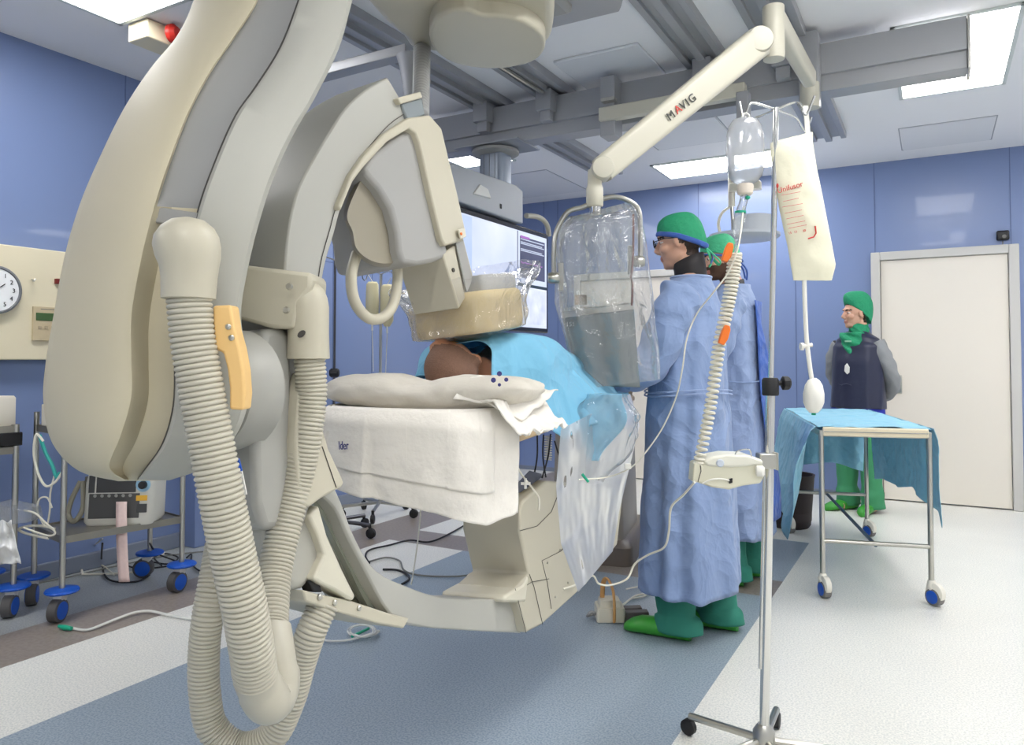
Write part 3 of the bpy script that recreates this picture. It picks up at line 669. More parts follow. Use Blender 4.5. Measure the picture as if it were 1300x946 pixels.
# ---- pillow
t = thing('pillow', 'creased white pillow under the head of the patient', 'pillow', (TX, 1.62, 1.03))
def pil(u, v):
    a = u * 2 * PI; x = -.31 + .62 * v; e = max(0, 1 - abs(2 * v - 1) ** 3.2) ** .5
    wy, wz = .125 * (.35 + .65 * e), .047 * e + .006
    s_ = .012 * nz((x * 7, a * .9, 0), 1) + .006 * nz((x * 22, a * 2.5, 2), 1)
    dip = -.022 * math.exp(-((x - .0) / .07) ** 2) * max(0, math.sin(a))
    return V((TX + .01 + x, 1.61 + (wy + s_) * math.cos(a) + .06 * v, 1.07 + (wz + s_ * .7) * math.sin(a) + dip + .012 * math.cos(v * 5) - .02 * (1 - v) ** 2))
b = MB(); b.loft([[pil(j / 40, i / 70) for j in range(40)] for i in range(71)]); b.build('pillow_body', CLOTHW2, t, ang=80)
def pc_(u, v):   # loose pillowcase corner on the right
    x = lerp(.17, .31, v); y = 1.52 + .2 * u; z = 1.118 - .05 * v - .045 * (u - .5) ** 2 * 4 * (1 - v) + .01 * nz((u * 5, v * 5, 1), 1) - .05 * v * v * (1 - u) - .02 * (1 - u)
    return V((TX + x, y + .1 * v, z))
b = MB(); b.grid(pc_, 26, 26); b.build('pillowcase_flap', CLOTHW, t, solid=.003, ang=80)
b = MB(); c_ = onY(634, 481, 1.5)
for dx, dz, r_ in ((0, .012, .006), (-.014, -.003, .006), (.016, -.002, .005), (0, -.014, .004)): b.lathe([(r_, 0), (r_, .0012)], c_ + RV * dx + V((0, 0, dz)), -HD, 12)
b.build('printed_emblem', INK, t)
# crumpled towel end at the right of the pillow
def tw(u, v):
    x = TX + .13 + .21 * v; y = 1.56 + .26 * u; drop = sm([(0, 0), (.55, .01), (1, .085)], v)
    return V((x + .01 * nz((u * 6, v * 4, 5), 1), y, 1.058 - drop - .012 * u * 0 + .016 * nz((u * 9, v * 7, 9), 1) + .006 * nz((u * 24, v * 20, 3), 1)))
b = MB(); b.grid(tw, 60, 50); o = b.build('towel', CLOTHW, None, solid=.003, ang=80); tag(o, 'crumpled white towel poking out right of the pillow', 'towel')

# ---- blue surgical drape over the patient
def drapemat(name, col, dark, tr=.15):
    m = mat(name, col, .7, sheen=.15); nt = m.node_tree; N = nt.nodes; L = nt.links; b = N['Principled BSDF']
    tc = N.new('ShaderNodeTexCoord'); wn = N.new('ShaderNodeTexNoise'); wn.inputs['Scale'].default_value = 3; mp_ = N.new('ShaderNodeVectorMath'); mp_.operation = 'MULTIPLY_ADD'
    mp_.inputs[1].default_value = (.25, .25, .25); L.new(tc.outputs['Object'], wn.inputs['Vector']); L.new(wn.outputs['Color'], mp_.inputs[0]); L.new(tc.outputs['Object'], mp_.inputs[2])
    prev = None
    for sc_v, dist in ((7, .03), (17, .010), (60, .0012)):
        vo = N.new('ShaderNodeTexVoronoi'); vo.inputs['Scale'].default_value = sc_v; L.new(mp_.outputs[0], vo.inputs['Vector'])
        bp = N.new('ShaderNodeBump'); bp.inputs['Strength'].default_value = .85; bp.inputs['Distance'].default_value = dist; L.new(vo.outputs['Distance'], bp.inputs['Height'])
        if prev: L.new(prev.outputs[0], bp.inputs['Normal'])
        prev = bp
    L.new(prev.outputs[0], b.inputs['Normal'])
    tl = N.new('ShaderNodeBsdfTranslucent'); tl.inputs[0].default_value = tuple(col) + (1,)
    mx = N.new('ShaderNodeMixShader'); mx.inputs[0].default_value = tr
    out = [n for n in N if n.type == 'OUTPUT_MATERIAL'][0]; L.new(b.outputs[0], mx.inputs[1]); L.new(tl.outputs[0], mx.inputs[2]); L.new(mx.outputs[0], out.inputs[0]); return m
DRAPE = drapemat('sky_blue_drape', srgb(128, 196, 228), None)
def dr(u, v):
    y = lerp(1.805, 3.5, u)
    zt = sm([(1.805, 1.2), (1.96, 1.235), (2.12, 1.235), (2.3, 1.205), (2.5, 1.18), (2.8, 1.165), (3.5, 1.15)], y); fl = sm([(2.0, 0), (2.25, .5), (2.5, .6), (2.8, .2), (3.2, 0)], y)
    hw = sm([(1.805, .1), (1.88, .15), (1.97, .225), (2.1, .25), (2.5, .245), (3.5, .23)], y)
    hemR = interp([(1.805, 1.06), (1.89, 1.02), (1.95, .93), (2.0, .9), (2.12, .94), (2.35, .95), (2.6, .92), (3.5, .85)], y); hemL = interp([(1.93, 1.1), (2.1, .98), (3.5, .85)], y)
    w = 2 * v - 1; s = 1 if w > 0 else -1; a = abs(w)
    if a < .55:
        k = a / .55; x = hw * math.sin(k * PI / 2) * .96; z = zt - (zt - 1.12) * (1 - math.cos(k * PI / 2)) ** 1.4
    else:
        k = (a - .55) / .45; x = hw * (.96 + .1 * k + (fl * k if s > 0 else 0)); z = lerp(1.12, hemR if s > 0 else hemL, k)
    n1 = nz((y * 3.2, w * 2.2, 0), 1); n2 = nz((y * 9, w * 5, 4), 1); crease = abs(nz((y * 2.3 + w, w * 3, 8), 1))
    amp = .018 + .02 * max(0, a - .5)
    return V((TX + s * x + s * amp * n1 + .006 * n2 + s * .015 * max(0, a - .5) * math.sin(y * 26), y + .015 * n1 * a, z + amp * .7 * n1 + .005 * n2 - .02 * crease * (1 - a)))
b = MB(); b.grid(dr, 150, 110); o = b.build('surgical_drape', DRAPE, None, solid=.0018, ang=80); tag(o, 'sky blue disposable drape spread over the patient', 'drape')
# head-side flap of the drape behind the head
def flap(u, v):
    y = 1.86 + .12 * v; x = lerp(-1.4, -1.22, u)
    return V((x, y, 1.06 + .085 * math.sin(u * PI * .6) + .045 * v + .008 * nz((u * 6, v * 6, 7), 1)))
b = MB(); b.grid(flap, 20, 16); o = b.build('surgical_drape', DRAPE, None, solid=.0018, ang=80); tag(o, 'small blue drape corner showing left of the head of the patient', 'drape')
# clear plastic drape hanging from the table side beside the tube housing
FILM = film('clear_plastic_film', a=.2, rough=.14, white=.14, bscale=14, bump=.6)
FILM2 = film('milky_plastic_film', a=.05, rough=.35, white=.14, bscale=4, bump=.1)
def cd(u, v):
    x0, x1 = interp([(0, 712), (.35, 706), (.7, 712), (1, 734)], v), interp([(0, 800), (.2, 812), (.45, 800), (.75, 786), (1, 778)], v)
    y0, y1 = lerp(545, 752, v), interp([(0, 500), (1, 700)], v)
    px = lerp(x0, x1, u); py = lerp(y0, y1, u); d = lerp(2.18, 2.6, u) - .0 * v
    return at(px, py, d + .02 * nz((u * 5, v * 4, 0), 1) + .008 * nz((u * 17, v * 9, 3), 1))
b = MB(); b.grid(cd, 50, 70); o = b.build('plastic_cover', FILM2, None, ang=80); tag(o, 'clear plastic sheet hanging over the right side of the tube housing', 'plastic cover')
def bagp(u, v):
    a = u * 2 * PI; w = sm([(0, .06), (.25, .11), (.7, .1), (1, .03)], v)
    c = at(lerp(775, 752, v), lerp(500, 612, v), 2.36); s_ = 1 + .25 * nz((math.cos(a) * 1.5, math.sin(a) * 1.5, v * 4), 1) + .1 * nz((math.cos(a) * 5, math.sin(a) * 5, v * 9), 1)
    return c + RV * math.cos(a) * w * s_ + HD * math.sin(a) * .035 * s_
b = MB(); b.grid(lambda v, u: bagp(u, v), 50, 60, closed=True); o = b.build('plastic_bag', FILM, None, ang=80); tag(o, 'crinkled clear fluid collection bag hanging below the blue drape', 'bag')
def inb(u, v):
    w = sm([(0, .055), (.4, .085), (1, .02)], v); c = at(lerp(768, 752, v), lerp(500, 585, v), 2.37)
    return c + RV * (2 * u - 1) * w + HD * .012 * nz((u * 4, v * 4, 2), 1)
b = MB(); b.grid(inb, 30, 30); o = b.build('surgical_drape', DRAPE, None, solid=.0018, ang=80); tag(o, 'tail of blue drape tucked inside the clear collection bag', 'drape')
# film cover on the detector
def dcov(u, v):
    a = 2 * PI * u; k = 1.08 + .34 * sm([(0, 0), (.45, .15), (1, 1)], v) + (.06 + .3 * max(0, v - .5)) * nz((math.cos(a) * 3, math.sin(a) * 3, v * 3), 1) + .05 * nz((math.cos(a) * 9, math.sin(a) * 9, v * 5), 1)
    c_, s_ = math.cos(a), math.sin(a); q = (.13 * (abs(c_) ** .5) * (1 if c_ > 0 else -1), .135 * (abs(s_) ** .5) * (1 if s_ > 0 else -1))
    if v < .12: k *= v / .12
    uu = lerp(-.022, .16, v) + .012 * nz((c_ * 5, s_ * 5, 2), 1) * v + (.05 * max(0, s_) * v)
    return db(dc[0] + q[0] * k, dc[1] + q[1] * k, uu)
b = MB(); b.grid(lambda v, u: dcov(u, v), 46, 110, closed=True); o = b.build('plastic_cover', FILM, None, ang=80); tag(o, 'crinkled clear sterile cover gathered around the tan detector', 'plastic cover')

# the table stands slightly askew in the room: swing it about its head end
RT = Matrix.Translation(V((TX, 1.85, 0))) @ Matrix.Rotation(math.radians(12), 4, 'Z') @ Matrix.Translation(V((-TX, -1.85, 0)))
for o in list(C.objects):
    if o.name in ('tabletop', 'mattress', 'pedestal', 'floor_plate', 'surgical_drape') or o is pt_.children[0]:
        o.data.transform(RT)
# ================================================================== MONITOR ON CEILING COLUMN
MX = -2.33
mo = thing('monitor', 'big black-framed wall screen hung on a grey ceiling column, showing pale x-ray images', 'monitor', (MX, 4.03, 2.48))
def mp(x, y, o=0): return onX(x, y, MX + o)
b = MB(); b.loft([[(-2.41 + q[0], 4.03 + q[1], z) for q in rrect(.085, .075, .03)] for z in (2.1, 2.44)]); b.build('ceiling_column', mat('blue_grey_column', srgb(150, 158, 170), .35, metal=.3), mo, ang=50)
for dy, dx in ((-.076, -.04), (-.076, 0), (-.076, .04)): MB().box((-2.41 + dx, 4.03 + dy, 2.27), (.003, .002, .33)).build('column_groove', DGREY, mo)
b = MB(); b.lathe([(.13, 0), (.15, .012), (.15, .03)], (-2.41, 4.03, 2.44), (0, 0, 1), 36); b.build('column_flange', GREYP, mo, ang=40)
b = MB(); b.lathe([(.12, 0), (.12, .012)], (-2.41, 4.03, 2.47), (0, 0, 1), 32); b.build('flange_ring', BLACK, mo)
b = MB(); b.box((-2.4, 4.03, 2.486), (.46, .3, .012)); b.build('beam_plate', ALU, mo, bevel=.003)
b = MB(); b.loft([[(-2.41 + q[0], 4.03 + q[1], z) for q in rrect(.095, .085, .03)] for z in (2.07, 2.1)]); b.build('column_collar', BLACK, mo)
zt_, zb_ = 2.02, 1.33
y0_, y1_ = 3.3, 4.62
b = MB(); b.box((MX - .05, (y0_ + y1_) / 2, (zt_ + zb_) / 2), (.09, y1_ - y0_, zt_ - zb_)); b.build('screen_housing', BLKGLOSS, mo, bevel=.008)
def imgmat(name, c0, c1, s, sc=3, th=.5):
    m = bpy.data.materials.new(name); m.use_nodes = True; nt = m.node_tree; N = nt.nodes; L = nt.links; b = N['Principled BSDF']
    tc = N.new('ShaderNodeTexCoord'); t = N.new('ShaderNodeTexNoise'); t.inputs['Scale'].default_value = sc; t.inputs['Detail'].default_value = 3
    L.new(tc.outputs['Object'], t.inputs['Vector']); cr = N.new('ShaderNodeValToRGB'); e = cr.color_ramp.elements
    e[0].position = .3; e[0].color = tuple(c0) + (1,); e[1].position = .7; e[1].color = tuple(c1) + (1,)
    L.new(t.outputs['Fac'], cr.inputs[0]); L.new(cr.outputs[0], b.inputs['Emission Color']); b.inputs['Emission Strength'].default_value = s
    b.inputs['Base Color'].default_value = (.02, .02, .03, 1); b.inputs['Roughness'].default_value = .2; return m
SCR = imgmat('lit_xray_image', srgb(196, 208, 240), srgb(226, 232, 250), .72, 2.2)
SCR2 = imgmat('lit_side_column', srgb(178, 198, 236), srgb(196, 212, 244), .68, 4)
SCRD = imgmat('lit_dark_trace_window', srgb(70, 72, 98), srgb(86, 88, 112), .65, 6)
SCRW = imgmat('lit_white_border', srgb(206, 216, 240), srgb(216, 226, 246), .7, 2)
fx = MX - .004
def rectX(nm, ya, yb, za, zb, m, x, parent): return MB().box((x, (ya + yb) / 2, (za + zb) / 2), (.003, yb - ya, zb - za)).build(nm, m, parent, smooth=False)
sc_ = rectX('display', y0_ + .03, y1_ - .03, zb_ + .03, zt_ - .035, SCR, fx, mo)
rectX('side_column', y0_ + .04, 3.63, zb_ + .04, zt_ - .045, SCR2, fx + .003, sc_)
yr = 4.18
rectX('window_border', yr, y1_ - .035, 1.645, zt_ - .045, SCRW, fx + .003, sc_)
tr_ = rectX('trace_window', yr + .025, y1_ - .065, 1.68, zt_ - .07, SCRD, fx + .005, sc_)
rectX('divider', yr - .006, yr, zb_ + .04, zt_ - .04, SCRD, fx + .003, sc_); rectX('divider', yr, y1_ - .035, 1.625, 1.645, mat('divider_teal', srgb(60, 80, 96), .5), fx + .003, sc_)
rectX('lower_window', yr + .06, y1_ - .05, zb_ + .05, 1.61, imgmat('lit_faint_xray', srgb(196, 204, 232), srgb(232, 238, 252), .7, 9), fx + .003, sc_)
PUR = imgmat('lit_purple_trace', srgb(150, 90, 170), srgb(170, 110, 190), .7); PAL = imgmat('lit_pale_lines', srgb(190, 200, 225), srgb(200, 210, 230), .65)
for i, z in enumerate((1.93, 1.91, 1.9, 1.865, 1.855)): rectX('text_line', yr + .03, y1_ - .08 - .03 * (i % 2), z, z + .006, PAL, fx + .007, sc_)
b = MB(); b.tube([V((fx + .008, yr + .03 + .3 * i / 40, 1.78 + .01 * nz((i * .4, 0, 0)))) for i in range(41)], .003, 5); b.build('purple_trace', PUR, sc_)
rectX('purple_heading', yr + .03, yr + .15, 1.94, 1.955, PUR, fx + .007, sc_)
for i in range(6): rectX('menu_icon', 3.5, 3.53, 1.9 - i * .07, 1.92 - i * .07, imgmat('lit_menu_icon', srgb(100, 120, 190), srgb(110, 130, 200), .6) if i == 0 else MATS.get('x') or bpy.data.materials['lit_menu_icon'], fx + .006, sc_)
b = MB(); b.prism([mp(*q, .02) for q in [(566, 218), (574, 207), (655, 235), (664, 243), (664, 284), (655, 281), (584, 256), (566, 249)]], (-.14, 0, 0)); b.build('cradle', mat('light_grey_cradle', srgb(186, 188, 190), .4), mo, bevel=.006)
MB().prism([mp(*q, .03) for q in [(602, 246), (610, 234), (620, 240), (624, 252)]], (-.06, 0, 0)).build('cradle_rib', WHITEP, mo, bevel=.004)
MB().box(mp(636, 262, .022), (.004, .018, .028)).build('cradle_mark', BLACK, mo)
b = MB(); b.tube(spline([mp(668, 274, -.03), mp(684, 276, -.03), mp(694, 285, -.03), mp(697, 300, -.03)], 6), .018, 10); b.build('grab_handle', CREAM, mo)
b = MB(); b.lathe([(.09, 0), (.088, .03), (.06, .06), (.01, .075)], mp(590, 238, -.25), (0, 0, 1), 24); o = b.build('dome_lamp', mat('beige_dome', srgb(150, 140, 120), .4), mo)

# ================================================================== SHIELD ON ARTICULATED ARM
sh = thing('radiation_shield', 'lead glass shield with grey curtain hanging from a jointed white ceiling arm', 'shield', onY(1028, 60, 3.95))
ARM = mat('white_arm_enamel', srgb(200, 196, 180), .38)
b = MB(); b.box(onY(1028, 90, 3.9), (.09, .1, .36)); b.build('beam_clamp', ALU, sh, bevel=.004)
b = MB(); pz = onY(1028, 122, 3.84); b.lathe([(.045, -.06), (.045, .06)], pz, (0, 0, 1), 24); b.build('arm_socket', ARM, sh, ang=40)
def beam2(nm, pa, pb, ra, rb, m=ARM, parent=sh, flat=1.5):
    d = (pb - pa).normalized(); side = d.cross(V((0, 0, 1))).normalized(); up = side.cross(d); b = MB(); rr = []
    for i in range(9):
        t_ = i / 8; r_ = lerp(ra, rb, t_); c = pa.lerp(pb, t_); rr.append([c + side * q[0] + up * q[1] for q in rrect(r_ * .7, r_, r_ * .4)])
    b.loft(rr); return b.build(nm, m, parent, ang=45)
beam2('short_arm', at(1028, 100, 3.42), at(985, 25, 2.95), .04, .045)
p_el = at(982, 38, 2.92)
b = MB(); b.lathe([(.0, -.12), (.04, -.118), (.042, -.1), (.042, .09), (.03, .095)], p_el, (0, 0, 1), 24); b.build('vertical_joint', ARM, sh, ang=40)
e1 = at(961, 55, 2.84); e2 = at(764, 216, 2.62)
b = MB(); b.lathe([(.03, -.002), (.046, 0), (.05, .008), (.05, .075), (.046, .08)], e1 - HD * .05, HD, 30); b.build('elbow_joint', ARM, sh, ang=40)
la_ = beam2('long_arm', e1, e2, .058, .046)
b = MB(); b.lathe([(.025, -.002), (.036, 0), (.04, .008), (.04, .065), (.036, .07)], e2 - HD * .045, HD, 30); b.build('elbow_joint', ARM, sh, ang=40)
ad_ = (e1 - e2).normalized(); nrm_ = (EYE - (e1 + e2) / 2).normalized(); nrm_ = (nrm_ - ad_ * nrm_.dot(ad_)).normalized(); up_ = nrm_.cross(ad_)
def armtext(s, px, py, m):
    # lettering sits on the flat side of the arm that faces the room
    side = ad_.cross(V((0, 0, 1))).normalized(); side = side if side.dot(nrm_) > 0 else -side; u2 = side.cross(ad_); u2 = u2 if u2.z > 0 else -u2
    f_ = max(0, min(1, (e2.x - at(px, py, 2.7).x) / (e2.x - e1.x))); c = onp(px, py, e1.lerp(e2, .5) + side * .041, side)
    return text('brand_lettering', s, .042, frame(c, ad_, u2), m, la_, .0012)
DKT = mat('dark_lettering', srgb(60, 60, 60), .5)
for s_, px, py, m_ in (('M', 852, 147, DKT), ('A', 861, 139, REDINK), ('V', 867.5, 134, DKT), ('I', 873, 130, DKT), ('G', 879, 125, DKT)): armtext(s_, px, py, m_)
kx = at(755, 243, 2.62)
b = MB(); b.lathe([(.026, -.055), (.03, -.05), (.03, .01), (.026, .02), (.024, .075)], kx, (0, 0, 1), 24); b.build('swivel', ARM, sh, ang=40)
b = MB(); b.lathe([(.02, -.02), (.022, .0), (.02, .02)], at(756, 265, 2.62), (0, 0, 1), 20); b.build('swivel_nut', CHROME, sh)
SD = 2.62
b = MB(); b.tube(spline([at(703, 352, SD), at(703, 320, SD), at(706, 295, SD), at(720, 270, SD), at(740, 263, SD), at(757, 255, SD), at(780, 250, SD), at(800, 256, SD), at(811, 268, SD), at(813, 295, SD), at(813, 326, SD)], 8), .009, 10)
b.build('hanger_frame', STEEL, sh)
# glass pane
def curv(px, py, d0=SD): # pane and curtain share one gently curved surface
    u = (px - 715) / 90
    return at(px, py, d0 + .05 - .06 * u + .0 * py - .04 * math.sin(u * PI))
GLS = film('lead_glass', (.97, .98, .95), a=.12, rough=.03, white=.02, bscale=1, bump=0)
b = MB(); top = lambda u: lerp(276, 268, u); bot = lambda u: lerp(397, 386, u)
b.grid(lambda u, v: curv(lerp(713, 803, u), lerp(top(u), bot(u), v)), 16, 10); b.build('glass_pane', GLS, sh, solid=.01)
b = MB(); b.loft([[curv(lerp(713, 804, u), lerp(396, 385, u) + dy) + HD * dz for dy, dz in ((0, -.008), (8, -.008), (8, .012), (0, .012))] for u in [i / 12 for i in range(13)]]); b.build('bottom_clamp_bar', STEEL, sh, bevel=.001)
LEADC = mat('grey_lead_curtain', srgb(118, 125, 127), .5)
def cur(u, v):
    x = lerp(interp([(0, 714), (.4, 722), (.75, 740), (1, 765)], v), interp([(0, 804), (.5, 808), (1, 812)], v), u)
    y = lerp(lerp(403, 490, v), lerp(392, 492, v), u)
    return curv(x, y) + HD * (.01 * math.sin(u * 7) * v + .008 * nz((u * 3, v * 3, 0)))
b = MB(); b.grid(cur, 30, 30); b.build('lead_curtain', LEADC, sh, solid=.004, ang=80)
for q, sx in (((709, 352), 1), ((800, 330), 1)):
    MB().box(at(q[0] + (3 if q[0] < 750 else 0), q[1], SD + .01), (.018, .022, .1), Matrix.Rotation(YAW, 3, 'Z')).build('hinge_plate', STEEL, sh, bevel=.003)
for q in ((703, 353), (811, 332)):
    b = MB(); b.lathe([(.016, -.02), (.02, -.012), (.02, .012), (.016, .02)], at(*q, SD - .005), RV, 18); b.build('clamp_knob', STEEL, sh)
MB().box(curv(737, 381) - HD * .006, (.042, .003, .035), Matrix.Rotation(YAW, 3, 'Z')).build('sticker', mat('brown_sticker', srgb(150, 130, 108), .6), sh)
b = MB(); b.tube([at(804, 272, SD - .02), at(804, 318, SD - .02), at(802, 345, SD - .02), at(801, 352, SD - .015), at(803, 360, SD - .02), at(802, 388, SD - .02)], .004, 6); b.build('edge_strip', mat('maroon_strip', srgb(128, 78, 70), .5), sh)
text('cut_out_letters', '155', .022, frame(curv(724, 412) - HD * .01, RV, UV), mat('pale_print', srgb(200, 204, 200), .5), sh)
# sterile bag over the shield
def sb(u, v):
    a = 2 * PI * u; c_, s_ = math.cos(a), math.sin(a)
    xl = interp([(0, 722), (.06, 710), (.2, 703), (.5, 705), (.8, 722), (1, 742)], v); xr = interp([(0, 800), (.06, 812), (.2, 820), (.5, 828), (.8, 836), (1, 838)], v)
    yt = interp([(0, 266 - 6 * c_)], 0); y = lerp(268 - 12 * max(-.2, c_), 482 + 10 * (-c_), v) if v > 0 else 268 - 12 * max(-.2, c_)
    y = 266 - 10 * c_ + (222 + 4 * c_) * v
    w_ = (1 + .03 * nz((c_ * 3, s_ * 3, v * 5), 1)); fold = .012 * math.sin(a * 9 + 3 * nz((v * 2, c_, s_), 1)) * min(1, v * 3 + .3)
    x = (xl + xr) / 2 + (xr - xl) / 2 * c_ * w_
    return at(x, y, SD + .0 + s_ * (.06 if v > .05 else .02 + v) + fold + .01 * nz((c_ * 6, s_ * 6, v * 8), 1))
b = MB(); b.grid(lambda v, u: sb(u, v), 70, 120, closed=True); o = b.build('plastic_cover', FILM, None, ang=80); tag(o, 'wrinkled clear sterile bag pulled over the hanging glass shield', 'plastic cover')
# ---- white bar and grey bracket on the beam
t = thing('suspension_bracket', 'white bar with grey block clamped along the cross beam behind the shield arm', 'bracket', onY(767, 140, 3.86))
b = MB(); pa, pb = onY(762, 143, 3.86), onY(947, 119, 3.86); b.box((pa + pb) / 2, ((pb - pa).x, .06, .075)); b.build('white_bar', ARM, t, bevel=.006)
b = MB(); b.box(onY(944, 128, 3.86) + V((0, 0, -.03)), (.06, .07, .14)); b.build('bar_end_block', ALU, t, bevel=.004)
b = MB(); b.box(onY(776, 138, 3.92), (.09, .12, .34)); b.build('bracket_block', ALU, t, bevel=.005)
MB().box(onY(773, 127, 3.84), (.08, .05, .02)).build('bracket_clip', STEEL, t, bevel=.003)
# ================================================================== PEOPLE
SKIN2 = mat('fair_skin', srgb(206, 160, 136), .5, sss=.12)
HAIRB = mat('dark_brown_hair', srgb(52, 38, 30), .7, bump=.4, bscale=200); BEARD = mat('beard', srgb(86, 62, 48), .8, bump=.4, bscale=220)
EYED = mat('eye_dark', srgb(46, 34, 30), .3); EYEW = mat('eye_white', srgb(222, 214, 206), .3); LIPM = mat('lips', srgb(182, 122, 106), .45)
GREENC = mat('green_cap_fabric', srgb(38, 148, 104), .75, bump=.6, bscale=60, noise_amt=.12, nscale=40)
GREENC2 = mat('pale_green_cap_fabric', srgb(70, 178, 130), .75, bump=.6, bscale=60, noise_amt=.12, nscale=40)
GREENP = mat('green_trousers', srgb(44, 122, 104), .8, bump=.3, bscale=30)
CLOG = mat('bright_green_clog', srgb(58, 150, 52), .4)
def gownmat(name, col): return drapemat(name, col, None, .06)
GOWN = gownmat('pale_blue_gown', srgb(132, 153, 192)); GOWN2 = gownmat('pale_blue_gown_worn', srgb(142, 161, 198)); ROYAL = gownmat('royal_blue_panel', srgb(62, 98, 178))
NAVY = mat('navy_lead_vest', srgb(38, 42, 66), .42, bump=.25, bscale=16, sheen=.1); GREYS = mat('grey_knit_sleeve', srgb(142, 144, 146), .85, bump=.2, bscale=90); SCRUB = mat('royal_blue_scrubs', srgb(46, 58, 168), .8)
GLOVE = mat('latex_glove', srgb(226, 216, 196), .5)
class Pose:
    def __init__(s, x, y, fx, fy, scale=1, head=None, hturn=0, htilt=0):
        f = V((fx, fy, 0)).normalized(); r = V((f.y, -f.x, 0)); s.M = Matrix(((r.x, f.x, 0, x), (r.y, f.y, 0, y), (0, 0, 1, 0), (0, 0, 0, 1))); s.k = scale
        s.H = s.M @ Matrix.Translation(V(head)) @ Matrix.Rotation(hturn, 4, 'Z') @ Matrix.Rotation(htilt, 4, 'X')
    def __call__(s, x, y, z): return s.M @ V((x, y, z))
    def h(s, x, y, z): return s.H @ V((x, y, z))
def tubeP(b, P, pts, r, seg=14): b.tube(spline([P(*p) for p in pts], 4), [interp([(i / (len(r) - 1), v) for i, v in enumerate(r)], j / (4 * (len(pts) - 1))) for j in range(4 * (len(pts) - 1) + 1)], seg)
def ringP(P, z, a, c, oy=0, ox=0, n=24, rot=0): return [P(ox + a * math.cos(2 * PI * j / n), oy + c * math.sin(2 * PI * j / n), z) for j in range(n)]
def hand(b, P, wrist, fwd, palm_n, side, curl=.5):
    w, f, n = V(wrist), V(fwd).normalized(), V(palm_n); n = (n - f * n.dot(f)).normalized(); s = f.cross(n) * side
    T = lambda v: P(*v)
    for k in range(5):      # palm as overlapping capsules
        o = (k - 2) * .016; b.tube([T(w + s * o * .6), T(w + f * .05 + s * o), T(w + f * .088 + s * o)], [.014, .015, .012], 10)
    for k, L in enumerate((.066, .076, .07, .055)):
        o = (1.5 - k) * .021; a = w + f * .088 + s * o; d1 = (f * math.cos(curl * .6) + n * math.sin(curl * .6)); d2 = (f * math.cos(curl * 1.6) + n * math.sin(curl * 1.6)); d3 = (f * math.cos(curl * 2.3) + n * math.sin(curl * 2.3))
        p1 = a + d1 * L * .45; p2 = p1 + d2 * L * .32; p3 = p2 + d3 * L * .23
        b.tube([T(a - f * .01), T(a), T(p1), T(p2), T(p3)], [.0095, .0095, .009, .008, .006], 10)
    a = w + f * .03 + s * .034; p1 = a + (f * .6 + s * .7 + n * .3).normalized() * .035; p2 = p1 + (f * .9 + s * .2 + n * .4).normalized() * .03
    b.tube([T(w + f * .015 + s * .015), T(a), T(p1), T(p2)], [.013, .012, .0105, .008], 10)
def head(b, P):
    h = P.h; R = P.H.to_3x3()
    B_ = lambda c, r, n=20: b.ball(h(*c), r, n, R)
    B_((0, -.012, .022), (.074, .092, .093), 28); B_((0, .018, -.03), (.06, .068, .082), 24); B_((0, .04, -.085), (.04, .042, .03))
    B_((0, .074, .03), (.046, .016, .012)); b.tube([h(0, .084, .012), h(0, .1, -.018), h(0, .104, -.03)], [.008, .011, .013], 12); B_((0, .093, -.034), (.018, .012, .008), 12)
    for s in (-1, 1):
        B_((s * .036, .056, -.026), (.026, .026, .024)); B_((s * .076, -.006, -.008), (.008, .018, .03), 14); B_((s * .03, .068, .004), (.013, .012, .011), 12)
    B_((0, .08, -.058), (.023, .012, .006), 12); B_((0, .079, -.069), (.019, .012, .007), 12); B_((0, .068, -.098), (.02, .014, .014), 12)
    b.tube([h(0, -.02, -.06), h(0, -.03, -.12), h(0, -.035, -.2)], [.056, .055, .062], 16)
def paint_head(P, hair_back=True, beard=False, extra=None, topz=1):
    Hi = P.H.inverted()
    def f(c):
        q = Hi @ c
        if abs(q.x) < .12 and abs(q.y) < .15 and abs(q.z) < .16:
            for s in (-1, 1):
                e = ((q.x - s * .031) / .013) ** 2 + ((q.z - .004) / .006) ** 2
                if q.y > .05 and e < 1: return 1 if abs(q.x - s * .031) < .006 else 2
                if q.y > .05 and abs(q.x - s * .033) < .02 and abs(q.z - .022 - .004 * (1 - abs(q.x - s * .033) / .02)) < .004: return 4
            if q.y > .075 and abs(q.x) < .023 and -.073 < q.z < -.054: return 3
            if q.z > topz + .25 * (q.y - .06): return 4
            if hair_back and q.y < -.012 + (.0 if q.z > -.02 else -.02) and q.z > -.075 and abs(q.x) < .09: return 4
            if beard and q.y > -.02 and q.z < -.035 and q.z > -.13: return 5
        return extra(c) if extra else 0
    return f
HM = [SKIN2, EYED, EYEW, LIPM, HAIRB, BEARD, GLOVE]
